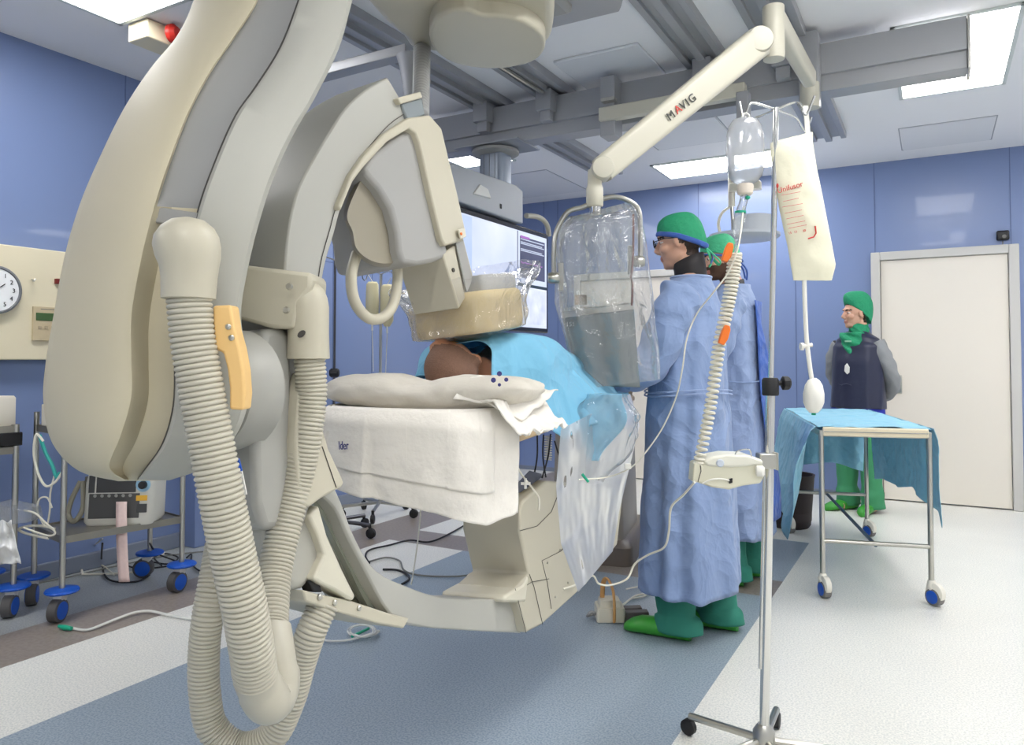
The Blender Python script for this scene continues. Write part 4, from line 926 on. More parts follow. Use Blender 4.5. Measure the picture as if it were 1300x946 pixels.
def cap(P, m, parent, puff=0, lowback=-.045, front=.045, name='scrub_cap'):
    n, K = 36, 16; b = MB(); rr = []
    for i in range(K + 1):
        a = i / K; r_ = []
        for j in range(n):
            t = 2 * PI * j / n; dx, dy = math.cos(t), math.sin(t)
            zb = lerp(lowback, front, (dy + 1) / 2) + .008 * (1 - abs(dy)); ph = math.sin(a * PI / 2)
            zz = lerp(.122 + puff * .3, zb, 1 - math.cos(a * PI / 2)); rad = ph ** .55 if a > 0 else 0.001
            k = 1 + .035 * math.sin(t * 11 + 4 * nz((dx, dy, a * 2), 1)) * (.3 + .7 * a) * (1 if puff else .6) + (.05 + puff) * math.sin(a * PI) * (1 if dy < .3 else .6)
            k *= 1 - (.09 * a * max(0, dy) if front > .07 else 0)
            r_.append(P.h(dx * .081 * rad * k, -.013 + dy * .1 * rad * k - puff * .06 * math.sin(a * PI) * (dy < 0), zz))
        rr.append(r_)
    b.loft(rr, True); return b.build(name, m, parent, solid=.0015, ang=80)
def fabric_ring(P, z, a, c, oy, n, seed, amp, nf=9):
    out = []
    for j in range(n):
        t = 2 * PI * j / n; dx, dy = math.cos(t), math.sin(t)
        z += 0; k = 1 + amp * math.sin(nf * t + 3.5 * nz((dx * 1.2, dy * 1.2, z * 1.1), 1, seed)) + amp * 1.2 * nz((dx * 2.5, dy * 2.5, z * 2.4), 1, seed) + 1.1 * amp * (abs(nz((dx * 3.2 + z, dy * 3.2, z * 5), 1, seed)) - .2) + .5 * amp * (abs(nz((dx * 7, dy * 7 - z * 2, z * 12), 1, seed)) - .2)
        out.append(P(a * dx * k, oy + c * dy * k, z + .35 * amp * nz((dx * 3, dy * 3, z * 5), 1, seed)))
    return out
def robe(P, prof, m, parent, name, seed=1, n=120, nz_=70, amp0=.02, amp1=.05, hem=0):
    """prof: (z, halfwidth, halfdepth, offset y)"""
    b = MB(); rr = []; z0, z1 = prof[0][0], prof[-1][0]
    for i in range(nz_ + 1):
        z = lerp(z0, z1, i / nz_); a = sm([(p[0], p[1]) for p in prof], z); c = sm([(p[0], p[2]) for p in prof], z); oy = sm([(p[0], p[3]) for p in prof], z)
        rr.append(fabric_ring(P, z, a, c, oy, n, seed, lerp(amp1, amp0, i / nz_) * max(.05, min(1, (z1 - z) / .15)))) 
    b.loft(rr, False); return b.build(name, m, parent, solid=.002, ang=80)
def sleeve(P, pts, rad, m, parent, name='sleeve', seed=1):
    ps = spline([V(p) for p in pts], 14); n = 36; b = MB(); rr = []; N = len(ps)
    for i, p in enumerate(ps):
        t = (ps[min(i + 1, N - 1)] - ps[max(i - 1, 0)]).normalized(); u = t.cross(V((0, 0, 1)) if abs(t.z) < .95 else V((0, 1, 0))).normalized(); w = u.cross(t)
        f = i / (N - 1); r_ = interp([(k / (len(rad) - 1), v) for k, v in enumerate(rad)], f)
        ring = []
        for j in range(n):
            a = 2 * PI * j / n; q = V((math.cos(a), math.sin(a), 0)); k = 1 + .12 * nz((q.x * 1.5, q.y * 1.5, f * 6), 1, seed) + .06 * math.sin(f * 42 + 2 * q.x + 3 * nz((q.x, q.y, f * 3), 1, seed))
            ring.append(P(*(p + (u * q.x + w * q.y) * r_ * k)))
        rr.append(ring)
    b.loft(rr, False); return b.build(name, m, parent, solid=.002, ang=80)
def clog(P, x, y, parent, m=CLOG, name='clog', yaw=0):
    b = MB(); rr = []; n = 20
    for yy, hw, h in ((-.12, .01, .03), (-.115, .03, .05), (-.08, .04, .065), (-.02, .043, .07), (.04, .046, .075), (.09, .05, .07), (.13, .045, .055), (.155, .028, .038), (.165, .008, .025)):
        ring = []
        for j in range(n):
            a = 2 * PI * j / n; ring.append(P(x + hw * math.cos(a) + yaw * yy, y + yy, max(0.0, h / 2 + h / 2 * math.sin(a)) + .001))
        rr.append(ring)
    b.loft(rr); return b.build(name, m, parent, ang=60)
def boot(P, x, y, parent, z1=.5, m=GREENP, name='trouser_leg', seed=3, r0=.085):
    b = MB(); rr = []; n = 44
    for i in range(34):
        f = i / 33; z = lerp(.035, z1, f); r_ = sm([(0, r0 * .98), (.12, r0 * 1.02), (.25, r0 * .9), (1, r0 * 1.12)], f); ring = []
        for j in range(n):
            a = 2 * PI * j / n; q = (math.cos(a), math.sin(a)); k = 1 + .09 * nz((q[0] * 1.5, q[1] * 1.5, z * 9), 1, seed) + .05 * math.sin(z * 55 + 3 * nz((q[0], q[1], z * 4), 1, seed)) * max(0, 1 - f * 2)
            ring.append(P(x + r_ * .85 * q[0] * k, y - .03 * (1 - f) + .01 * f + r_ * q[1] * k * (1.15 if f < .2 else 1), z))
        rr.append(ring)
    b.loft(rr, False); return b.build(name, m, parent, solid=.002, ang=80)
def body_core(b, P, sh=1.42, arms=None, hips=.95, legs=((-.1, 0), (.1, 0))):
    b.loft([ringP(P, z, a, c, oy) for z, a, c, oy in ((.84, .14, .1, 0), (.95, .155, .11, 0), (1.06, .14, .1, 0), (sh - .17, .15, .105, 0), (sh - .06, .165, .095, 0), (sh, .14, .07, -.01), (sh + .05, .075, .06, -.015), (sh + .09, .06, .055, -.015))])
    for (lx, ly) in legs:
        tubeP(b, P, [(lx * .9, 0, .9), (lx, .01, .7), (lx, ly * .5 + .015, .48), (lx, ly - .01, .25), (lx, ly - .02, .08)], [.085, .075, .052, .048, .036]); b.ball(P(lx, ly + .03, .045), (.04, .04, .035), 14)
        b.tube([P(lx, ly - .05, .04), P(lx, ly + .1, .035)], [.035, .035], 12)
# ---- surgeon nearest the camera, in profile
P = Pose(-.915, 3.13, -1, -.04, head=(.0, .035, 1.655), hturn=math.radians(4), htilt=math.radians(-8))
s1 = thing('person', 'surgeon nearest the camera in glasses, green cap and pale blue gown, seen in profile', 'person', (-.915, 3.13, 0))
b = MB(); body_core(b, P, legs=((-.1, .05), (.1, -.1)))
for s in (-1, 1):
    tubeP(b, P, [(s * .17, -.01, 1.4), (s * .22, .03, 1.26), (s * .235, .1, 1.12), (s * .19, .22, 1.08), (s * .13, .34, 1.07)], [.05, .047, .04, .036, .026])
    hand(b, P, (s * .13, .34, 1.07), (-s * .25, 1, -.1), (0, 0, -1), -s, .6)
head(b, P)
Mi = P.M.inverted()
fuse(b, 'body', HM, .0055, s1, 3, paint_head(P, extra=lambda c: 6 if (Mi @ c).y > .33 and (Mi @ c).z < 1.2 else 0))
cap(P, GREENC, s1)
b = MB(); b.tube([P.h(.082 * math.cos(t), -.013 + .1 * math.sin(t), lerp(-.045, .045, (math.sin(t) + 1) / 2) + .008 * (1 - abs(math.sin(t))) + .004) for t in [2 * PI * i / 40 for i in range(40)]], .007, 8, cyc=True, flat=1.6); b.build('cap_band', ROYAL, s1)
for pts in ([(0, -.108, -.05), (.01, -.125, -.075), (-.01, -.13, -.1), (-.02, -.12, -.12)], [(0, -.108, -.05), (-.02, -.12, -.085), (.01, -.118, -.115), (.0, -.108, -.13)], [(0, -.11, -.05), (-.02, -.14, -.09), (-.025, -.16, -.12), (-.01, -.15, -.13), (-.005, -.13, -.1)]):
    MB().tube(spline([P.h(*q) for q in pts], 6), .0065, 7, flat=.5).build('cap_tie', ROYAL if pts[1][0] > 0 else GREENC2, s1)
b = MB(); 
for s in (-1, 1):
    b.tube([P.h(s * .034 + .024 * math.cos(t), .104 - .3 * abs(s * .034 + .024 * math.cos(t)) * .3, .004 + .017 * math.sin(t)) for t in [2 * PI * i / 20 for i in range(20)]], .0022, 6, cyc=True)
    b.tube([P.h(s * .058, .094, .01), P.h(s * .074, .05, .012), P.h(s * .08, -.01, .006)], .0022, 6)
b.tube([P.h(-.01, .1, .008), P.h(.01, .1, .008)], .002, 6); b.build('glasses', BLKGLOSS, s1)
b = MB(); b.loft([[P.h((.06 + .004 * (i > 1)) * math.cos(t), -.028 + .068 * math.sin(t), -.205 + .035 * i + .018 * (1 - math.sin(t)) * (i / 3)) for t in [2 * PI * j / 28 for j in range(28)]] for i in range(4)], False); b.build('thyroid_collar', mat('black_collar', srgb(34, 30, 32), .6), s1, solid=.006, ang=80)
robe(P, [(.2, .27, .205, 0.0), (.5, .26, .19, 0), (.9, .235, .17, 0), (1.02, .22, .155, 0), (1.2, .215, .15, 0), (1.36, .2, .135, -.005), (1.43, .17, .11, -.01), (1.5, .088, .083, -.015)], GOWN, s1, 'gown', 2)
for s in (-1, 1): sleeve(P, [(s * .15, -.01, 1.42), (s * .225, .02, 1.3), (s * .255, .09, 1.13), (s * .2, .21, 1.075), (s * .14, .31, 1.065)], [.085, .085, .075, .062, .04], GOWN, s1, 'sleeve', 5 + s)
b = MB()
for z0 in (1.02, 1.005): b.tube([P(.243 * math.cos(t) * (1 + .01 * math.sin(7 * t)), .176 * math.sin(t), z0 + .008 * math.sin(t * 2)) for t in [2 * PI * i / 60 for i in range(60)]], .0035, 6, cyc=True)
b.build('waist_tie', GOWN2, s1)
b = MB(); b.tube([P(.088 * math.cos(t), -.015 + .083 * math.sin(t), 1.497) for t in [2 * PI * i / 40 for i in range(40)]], .006, 8, cyc=True); b.build('neck_binding', GOWN2, s1)
boot(P, -.1, .05, s1, .33, seed=3); boot(P, .1, -.08, s1, .33, seed=4)
clog(P, -.1, .09, s1); clog(P, .1, -.06, s1)
# ---- second surgeon
P = Pose(-.93, 3.98, -1, -.12, head=(.0, .06, 1.69), hturn=math.radians(28), htilt=math.radians(-14))
s2 = thing('person', 'bearded surgeon standing behind the first one, pale green cap and blue gown', 'person', (-.93, 3.98, 0))
b = MB(); body_core(b, P, sh=1.45, legs=((-.1, .02), (.1, -.05)))
for s in (-1, 1):
    tubeP(b, P, [(s * .17, -.01, 1.43), (s * .22, .03, 1.28), (s * .235, .08, 1.14), (s * .18, .22, 1.08), (s * .12, .34, 1.07)], [.05, .047, .04, .036, .026]); hand(b, P, (s * .12, .34, 1.07), (-s * .25, 1, -.1), (0, 0, -1), -s, .6)
head(b, P); Mi2 = P.M.inverted()
fuse(b, 'body', HM, .0055, s2, 3, paint_head(P, True, True, extra=lambda c: 6 if (Mi2 @ c).y > .33 and (Mi2 @ c).z < 1.2 else 0))
cap(P, GREENC2, s2)
b = MB(); b.tube([P.h(.083 * math.cos(t), -.013 + .102 * math.sin(t), lerp(-.05, .035, (math.sin(t) + 1) / 2)) for t in [2 * PI * i / 40 for i in range(40)]], .005, 8, cyc=True); b.build('cap_band', ROYAL, s2)
for pts in ([(.02, -.105, -.05), (.03, -.125, -.09), (.02, -.12, -.14)], [(0, -.108, -.05), (.01, -.135, -.1), (.03, -.13, -.15)]): MB().tube(spline([P.h(*q) for q in pts], 6), .005, 7).build('cap_tie', ROYAL, s2)
b = MB(); b.loft([[P.h(.062 * math.cos(t), -.028 + .07 * math.sin(t), -.2 + .03 * i) for t in [2 * PI * j / 28 for j in range(28)]] for i in range(3)], False); b.build('thyroid_collar', MATS['black_collar'], s2, solid=.006, ang=80)
robe(P, [(.25, .27, .21, 0.0), (.6, .25, .2, 0), (1.0, .225, .165, 0), (1.2, .215, .155, 0), (1.38, .2, .14, -.005), (1.45, .17, .115, -.01), (1.54, .088, .083, -.015)], GOWN2, s2, 'gown', 6)
for s in (-1, 1): sleeve(P, [(s * .15, -.01, 1.45), (s * .225, .02, 1.32), (s * .255, .08, 1.15), (s * .2, .21, 1.085), (s * .13, .31, 1.065)], [.085, .085, .075, .062, .04], GOWN2, s2, 'sleeve', 9 + s)
b = MB(); b.grid(lambda u, v: P(.235 * math.cos(PI * (1.3 + .34 * u)) * sm([(.3, 1.12), (1.2, 1), (1.45, .86)], lerp(.34, 1.45, v)), .178 * math.sin(PI * (1.3 + .34 * u)) * sm([(.3, 1.25), (1.0, 1.02), (1.45, .78)], lerp(.34, 1.45, v)) - .012 + .008 * math.sin(v * 12 + u * 5), lerp(.34, 1.45, v)), 16, 50); b.build('back_panel', ROYAL, s2, solid=.002, ang=80)
b = MB(); b.tube([P(.24 * math.cos(t), .178 * math.sin(t), 1.04 + .006 * math.sin(t * 3)) for t in [2 * PI * i / 60 for i in range(60)]], .0035, 6, cyc=True)
b.build('waist_tie', GOWN, s2)
for s, dz in ((1, .03), (-1, -.05), (-1, .01)):
    MB().tube(spline([P(-.05, -.178, 1.04), P(-.05 + .03 * s, -.2, 1.045 + dz), P(-.05 + .055 * s, -.205, 1.02 + dz * 1.5)], 6), .003, 6).build('bow_loop', GOWN, s2)
boot(P, -.1, .02, s2, .36, seed=7); boot(P, .1, -.05, s2, .36, seed=8); clog(P, -.1, .06, s2); clog(P, .1, -.01, s2)
# ---- woman by the door
P = Pose(-.515, 6.25, -.38, -.92, head=(.0, .02, 1.5), hturn=math.radians(-34), htilt=math.radians(-2))
w_ = thing('person', 'woman in navy lead vest and green scarf with green hair net, hands behind back', 'person', (-.515, 6.25, 0))
b = MB(); body_core(b, P, sh=1.27, legs=((-.1, .02), (.1, 0)))
for s in (-1, 1):
    tubeP(b, P, [(s * .15, -.01, 1.26), (s * .2, -.02, 1.12), (s * .215, -.08, .98), (s * .14, -.17, .88), (s * .05, -.19, .84)], [.045, .04, .034, .03, .023]); hand(b, P, (s * .05, -.19, .84), (-s, -.05, -.35), (0, 1, 0), s, .4)
head(b, P); fuse(b, 'body', HM, .005, w_, 2, paint_head(P, topz=.062))
cap(P, GREENC, w_, puff=.16, lowback=-.085, front=.082, name='hair_net')
b = MB(); rr = []
for i in range(14):
    f = i / 13; z = lerp(-.21, -.085, f); rr.append([P.h((.075 + .006 * math.sin(7 * t + i) - .012 * f) * math.cos(t), -.02 + (.082 + .005 * math.sin(5 * t + i * 1.3) - .012 * f) * math.sin(t), z + .006 * math.sin(3 * t + i)) for t in [2 * PI * j / 40 for j in range(40)]])
b.loft(rr, False); b.build('green_scarf', GREENC, w_, solid=.004, ang=80)
b = MB(); b.grid(lambda u, v: P((u - .5) * .17 * (1 - .7 * v ** 2), .09 + .04 * math.sin(u * PI) + .01 * math.sin(v * 14 + u * 6), 1.35 - .17 * v), 18, 18); b.build('scarf_front', GREENC, w_, solid=.004, ang=80)
text('scarf_print', 'logo', .0001, P.M, GREENC) if 0 else None
MB().box(P(-.005, .145, 1.285), (.05, .004, .012), P.M.to_3x3()).build('scarf_print', mat('pale_print_patch', srgb(150, 200, 170), .7), w_)
robe(P, [(.78, .205, .15, 0), (1.0, .195, .145, 0), (1.12, .19, .145, 0), (1.24, .185, .13, -.005), (1.29, .165, .1, -.01), (1.36, .085, .08, -.01)], NAVY, w_, 'lead_vest', 12, 90, 50, .008, .02)
MB().prism([P(q[0], .153, q[1]) for q in [(-.02, 1.09), (.0, 1.12), (.018, 1.1), (.022, 1.06), (.0, 1.035), (-.018, 1.05)]], P.M.to_3x3() @ V((0, .004, 0))).build('badge', WHITEP, w_, bevel=.002)
b = MB(); b.tube([P(-.03 + .02 * i, .152 + .002 * math.sin(i), .96 - .006 * math.cos(i * 1.5)) for i in range(6)], .0025, 5); b.build('vest_crease', NAVY, w_)
for s in (-1, 1): sleeve(P, [(s * .14, -.01, 1.27), (s * .205, -.02, 1.14), (s * .225, -.085, .98), (s * .15, -.175, .885), (s * .07, -.19, .845)], [.058, .056, .05, .043, .034], GREYS, w_, 'sleeve', 14 + s)
robe(P, [(.62, .2, .145, 0), (.8, .195, .14, 0), (.86, .19, .135, 0)], SCRUB, w_, 'scrub_top', 17, 70, 14, .02, .03)
boot(P, -.1, .02, w_, .66, mat('green_boot_cover', srgb(64, 142, 98), .8, bump=.3, bscale=30), 'boot_cover', 18, .092); boot(P, .1, 0, w_, .66, MATS['green_boot_cover'], 'boot_cover', 19, .092)
clog(P, -.1, .07, w_, yaw=-.2); clog(P, .1, .05, w_, yaw=.3)
# ================================================================== INFUSION STAND IN FRONT
def rotZ(a): return Matrix.Rotation(a, 3, 'Z')
DI = 2.1
top, bot = at(985, 137, DI), at(970, 973, DI); bot.z = .03
def pol(y): # point on the pole at photo row y
    t_ = (y - 137) / (973 - 137); return top.lerp(bot, t_)
iv = thing('infusion_stand', 'tall chrome infusion stand in the foreground with four-hook top and black clamp knob', 'infusion stand', (bot.x, bot.y, 0))
MB().tube([pol(500), top], .0082, 14).build('upper_pole', CHROME, iv)
MB().tube([bot + V((0, 0, .03)), pol(508)], .0135, 16).build('lower_pole', CHROME, iv)
MB().tube([pol(596) + RV * -.012, pol(860) + RV * -.014], .006, 10).build('side_tube', CHROME, iv)
b = MB(); b.lathe([(.021, -.024), (.023, -.02), (.023, .02), (.019, .026)], pol(497) - RV * .001, (0, 0, 1), 20); cl = b.build('height_clamp', BLACK, iv)
b = MB(); b.tube([pol(492) + RV * .018, pol(492) + RV * .036], .007, 10); b.lathe([(.012, 0), (.02, .004), (.02, .018), (.014, .024)], pol(492) + RV * .03, RV, 9); b.build('clamp_knob', BLACK, cl, ang=25)
hooks = ([(985, 139, 0), (958, 131, -.02), (951, 134, -.025), (946, 146, -.03), (943, 147, -.03), (939, 129, -.03)], [(985, 139, 0), (1008, 130, -.01), (1017, 133, -.02), (1021, 144, -.02), (1025, 144, -.02), (1034, 122, -.02)],
         [(985, 139, 0), (966, 147, .08), (959, 150, .11), (956, 160, .12), (953, 156, .12), (950, 145, .12)], [(985, 139, 0), (1010, 149, .06), (1016, 158, .09), (1021, 166, .1), (1025, 163, .1), (1030, 149, .1)])
for hk in hooks: MB().tube(spline([at(x, y, DI + d_) for x, y, d_ in hk], 4), .0032, 8).build('hook', CHROME, iv)
for k in range(5):
    a = .35 + k * 2 * PI / 5; d_ = V((math.cos(a), math.sin(a), 0)); lg = MB().tube([V((bot.x, bot.y, .075)) + d_ * .02, V((bot.x, bot.y, .06)) + d_ * .24], .011, 10).build('base_leg', STEEL, iv)
    MB().lathe([(.02, -.01), (.024, -.008), (.024, .008), (.02, .01)], V((bot.x, bot.y, .026)) + d_ * .245, d_.cross(V((0, 0, 1))), 14).build('castor_wheel', BLACK, lg)
MB().lathe([(.03, .05), (.03, .1), (.016, .12)], (bot.x, bot.y, 0), (0, 0, 1), 18).build('base_hub', STEEL, iv)
# bottle
PLB = film('clear_bottle_plastic', (.97, .98, 1), a=.25, rough=.08, white=.36, bscale=6, bump=.15)
bt = thing('infusion_bottle', 'clear plastic infusion bottle hanging from the left hook above the drip chamber', 'bottle', at(946, 235, DI - .03))
DB = DI - .03; px2m = DB / F
def latheP(prof, x, d, squash=.7): # rows (y, halfwidth px)
    return [[at(x, y, d) + RV * math.cos(2 * PI * j / 32) * w * d / F + HD * math.sin(2 * PI * j / 32) * w * d / F * squash for j in range(32)] for y, w in prof]
b = MB(); b.loft(latheP([(151, 12), (153, 16), (160, 20.5), (172, 23.5), (195, 24), (215, 23.5), (224, 21), (231, 15), (234, 9)], 946, DB)); b.build('bottle_body', PLB, bt, ang=60)
b = MB(); b.loft(latheP([(212, 22), (222, 20), (229, 14), (232, 8)], 946, DB)); b.build('remaining_liquid', film('saline', (.93, .96, 1), a=.2, rough=.02, white=.12, bscale=1, bump=0), bt, ang=60)
b = MB(); b.loft(latheP([(176, 9), (206, 9)], 946, DB - .018, .2)); b.build('bottle_label', mat('translucent_white_label', srgb(235, 236, 236), .5, alpha=.6), bt)
b = MB(); b.tube(spline([at(942, 152, DB), at(943, 146, DB), at(947, 144, DB), at(951, 147, DB), at(950, 153, DB)], 4), .003, 8); b.build('hanging_loop', WHITEP, bt)
b = MB(); b.loft(latheP([(234, 9.5), (237, 10.5), (246, 9.5), (248, 7)], 946, DB, 1)); b.build('bottle_cap', mat('cream_stopper', srgb(226, 214, 200), .5), bt)
sp = thing('drip_set', 'clear drip chamber with teal valve under the hanging bottle', 'drip set', at(938, 300, DB))
CLR = film('clear_rigid_plastic', (.96, .98, 1), a=.3, rough=.05, white=.25, bscale=30, bump=.3)
b = MB(); b.tube([at(946, 248, DB), at(942, 262, DB), at(940, 270, DB)], [.012, .012, .014], 16); b.build('spike_housing', CLR, sp)
b = MB(); b.tube([at(940, 268, DB), at(940, 271, DB)], .0155, 16); b.build('teal_ring', TEAL, sp); b = MB(); b.ball(at(949, 251, DB - .01), (.008, .006, .0055)); b.build('air_vent_cap', TEAL, sp)
b = MB(); b.tube([at(940, 272, DB), at(938, 285, DB), at(935, 296, DB), at(934, 300, DB)], [.017, .015, .011, .005], 16); b.build('drip_chamber', CLR, sp)
b = MB()
for k in range(5): b.ball(at(935 - k * .4, 300 + k * 5.5, DB), .0055 - .0003 * k, 10)
b.tube([at(935, 298, DB), at(933, 325, DB)], .0028, 6); b.build('beaded_connector', CLR, sp)
# long white coiled lead down to the control box
cp = spline([at(*q, DI - .06) for q in [(933, 322), (931, 345), (927, 372), (921, 402), (913, 438), (908, 475), (902, 515), (895, 552), (887, 588)]], 60)
L_ = len(cp); pts = []
for i in range(L_ * 5):
    f_ = i / (L_ * 5 - 1); p = cp[min(L_ - 1, int(f_ * (L_ - 1)))].lerp(cp[min(L_ - 1, int(f_ * (L_ - 1)) + 1)], f_ * (L_ - 1) % 1); a = f_ * 2 * PI * 46; r_ = .0165 - .004 * f_
    pts.append(p + RV * math.cos(a) * r_ + HD * math.sin(a) * r_)
o = MB().tube(pts, .0042, 6).build('coiled_lead', CABLEW); tag(o, 'cream spiral cord running from the drip chamber down to the control box', 'cable')
for px_, py_, lb in ((925, 320, 'orange pinch clip on the spiral cord beside the pale green cap'), (921, 425, 'orange pinch clip halfway down the spiral cord')):
    b = MB(); c_ = at(px_, py_, DI - .1); ax = (UV * .95 + RV * .3).normalized(); sd = RV * .95 - UV * .3
    b.prism([c_ + sd * q[0] + ax * q[1] for q in [(-.011, -.026), (.005, -.028), (.011, -.01), (.01, .016), (.005, .026), (-.007, .026), (-.011, .01)]], HD * .014)
    o = b.build('pinch_clip', ORANGE, None, bevel=.002); tag(o, lb, 'clip', 'orange clips on the cord')
# thin infusion lines
def line(pts, r, m, lb, nm='infusion_line', cat='tube', grp=None, n=10):
    o = MB().tube(spline(pts, n), r, 7).build(nm, m); return tag(o, lb, cat, grp)
line([at(944, 262, DB), at(938, 310, DI - .1), at(925, 345, DI - .1), at(905, 372, DI - .08), at(885, 398, DI), at(872, 430, DI), at(866, 470, DI), at(858, 505, DI + .05), at(840, 545, DI + .1), at(815, 580, DI + .12), at(797, 596, DI + .15), at(770, 606, DI + .2), at(735, 609, DI + .15)], .0022, CABLEW, 'thin white infusion line looping from the drip set across the blue gown')
line([at(882, 612, DI - .08), at(868, 628, DI), at(852, 645, DI + .1), at(849, 675, DI + .2), at(843, 695, DI + .3), at(822, 705, DI + .4), at(806, 716, DI + .45), at(796, 735, DI + .45), at(775, 743, DI + .45), at(760, 741, DI + .4), at(752, 731, DI + .35), at(735, 741, DI + .3), at(715, 748, DI + .25)], .0034, CABLEW, 'white tube sagging from the control box towards the tube housing')
line([at(684, 648, 2.05), at(684, 632, 2.05), at(676, 620, 2.05), at(662, 602, 2.05), at(655, 588, 2.05), at(648, 575, 2.06)], .0026, CABLEW, 'thin white line with a stopcock hanging at the corner of the bed sheet')
b = MB(); c_ = at(667, 614, 2.045); b.tube([c_ - RV * .012, c_ + RV * .014], .004, 8); b.tube([c_ - UV * .014, c_ + UV * .014], .004, 8); tag(b.build('stopcock', WHITEP), 'small white stopcock hanging in front of the tube housing', 'stopcock')
b = MB(); b.tube([at(739, 602, 2.2), at(747, 612, 2.2)], .004, 8); tag(b.build('connector', TEAL), 'small teal connector on the clear plastic sheet', 'connector')
b = MB(); b.box(at(797, 592, DI + .1), (.02, .008, .016), rotZ(YAW)); tag(b.build('roller_clamp', WHITEP, bevel=.002), 'white roller clamp on the infusion line beside the fluid bag', 'clamp')
# pressure bag
pb_ = thing('pressure_bag', 'cream fabric pressure infusion bag with faded red print hanging from the right hook', 'pressure bag', at(1020, 350, DI))
BAGM = mat('cream_bag_fabric', srgb(232, 228, 204), .75, bump=.35, bscale=18)
lf = [(168, 1003), (182, 978), (215, 983), (260, 990), (310, 1000), (356, 1007)]; rt = [(168, 1026), (182, 1032), (215, 1037), (260, 1046), (310, 1056), (336, 1061), (356, 1056)]
b = MB(); rr = []
ys_ = [168 + 188 * i / 44 for i in range(45)]
for y in ys_:
    xl, xr = interp([(0, 978), (182, 978), (215, 983), (260, 990), (310, 1000), (356, 1007)], y), interp([(0, 1030), (182, 1032), (215, 1037), (260, 1046), (310, 1056), (336, 1061), (356, 1056)], y)
    f_ = (y - 168) / 188; th_ = .026 * math.sin(PI * min(1, max(0, f_ * .94 + .03))) ** .6 + .002; ring = []
    for j in range(40):
        a = 2 * PI * j / 40; cx_ = math.cos(a); u = (cx_ * (1 - .12 * (1 - abs(cx_))) + 1) / 2
        x = lerp(xl, xr, u); yy = y + (1 - u) * 14 * (1 - f_) - 3 * (1 - u) * 0
        ring.append(at(x, yy - 0 + 3 * nz((u * 3, f_ * 2, 1), 1), DI - .0) + HD * (math.sin(a) * th_ * (1 + .2 * nz((u * 4, f_ * 6, 2), 1))))
    rr.append(ring)
b.loft(rr); b.build('bag_body', BAGM, pb_, ang=70)
MB().prism([at(*q, DI - .003) for q in [(1020, 134), (1026, 134), (1029, 172), (1023, 172)]], HD * .005).build('hanging_strap', WHITEP, pb_)
def bagp2(x, y, k=0): return at(x, y, DI - .029 - k)
bx, by = (bagp2(1010, 240) - bagp2(990, 246)), (bagp2(988, 230) - bagp2(992, 250))
def btext(nm, s_, x, y, size): return text(nm, s_, size, frame(bagp2(x, y), bagp2(1010, 240) - bagp2(990, 246), bagp2(992, 210) - bagp2(1000, 260)), REDINK, pb_)
btext('printed_name', 'Unifusor', 1003, 238, .021)
for k, (x0, x1, y) in enumerate(((992, 1016, 247), (994, 1014, 255), (993, 1019, 262), (996, 1018, 270), (998, 1020, 277), (999, 1022, 284), (1001, 1024, 289))):
    MB().tube([bagp2(x0, y + 1), bagp2(x1, y - 3.5)], .0006, 4).build('printed_rule', REDINK, pb_)
b = MB(); b.ball(bagp2(987, 236, -.004), (.0035, .003, .007)); b.build('red_drop_mark', REDINK, pb_)
MB().tube([bagp2(1035, 287), bagp2(1036, 296), bagp2(1033, 301), bagp2(1026, 303)], .002, 5).build('red_corner_mark', REDINK, pb_)
for k, x in enumerate((1003, 1010, 1021)): btext('printed_figure', '15' if k < 2 else '30', x, 296 - k * 1.5, .009)
b = MB(); b.tube(spline([at(1021, 352, DI), at(1022, 390, DI), at(1024, 430, DI), at(1028, 465, DI), at(1031, 484, DI)], 6), .0062, 10); b.build('inflation_tube', WHITEP, pb_)
b = MB(); b.tube([at(1017, 440, DI), at(1031, 438, DI)], .006, 10); b.lathe([(.011, -.004), (.011, .004)], at(1018, 440, DI), RV, 12); b.build('release_valve', WHITEP, pb_)
b = MB(); b.loft(latheP([(480, 3), (483, 7), (489, 10.5), (500, 12.8), (511, 12.6), (519, 9.5), (524, 5)], 1033, DI, 1)); b.build('squeeze_bulb', WHITEP, pb_, ang=70)
MB().lathe([(.006, 0), (.006, .006)], at(1033, 527, DI), (0, 0, 1), 10).build('bulb_end_valve', TEAL, pb_)
# control box on the pole
DC = 2.03
cb = thing('control_box', 'cream control box with wire handle clamped to the chrome infusion stand', 'control box', at(928, 622, DC))
b = MB(); b.prism([at(*q, DC) for q in [(884, 592), (900, 585), (925, 588), (955, 590), (968, 588), (972, 602), (966, 614), (944, 617), (926, 622), (904, 619), (881, 611)]], HD * .07); b.build('lower_shell', mat('cream_abs', srgb(216, 213, 192), .4), cb, bevel=.005)
b = MB(); b.prism([at(*q, DC - .006) for q in [(893, 586), (905, 580), (922, 577), (950, 578), (968, 584), (970, 590), (955, 592), (925, 594), (898, 592)]], HD * .085); b.build('upper_shell', mat('pale_abs', srgb(226, 224, 210), .35), cb, bevel=.006)
b = MB(); b.prism([at(*q, DC - .004) for q in [(881, 588), (889, 586), (893, 594), (886, 613), (879, 612)]], HD * .05); b.build('side_cap', MATS['cream_abs'], cb, bevel=.003)
MB().tube([at(889, 591, DC - .008), at(890, 598, DC - .008), at(886, 612, DC - .008)], .0012, 5).build('seam', DARKGAP, cb)
MB().lathe([(.0105, 0), (.0105, .004), (.008, .006)], at(914, 588, DC - .006), -HD, 20).build('dial', mat('pale_blue_dial', srgb(196, 204, 216), .4), cb)
MB().tube(spline([at(932, 583, DC), at(936, 573, DC), at(951, 571, DC), at(954, 580, DC)], 5), .002, 8).build('wire_handle', CHROME, cb)
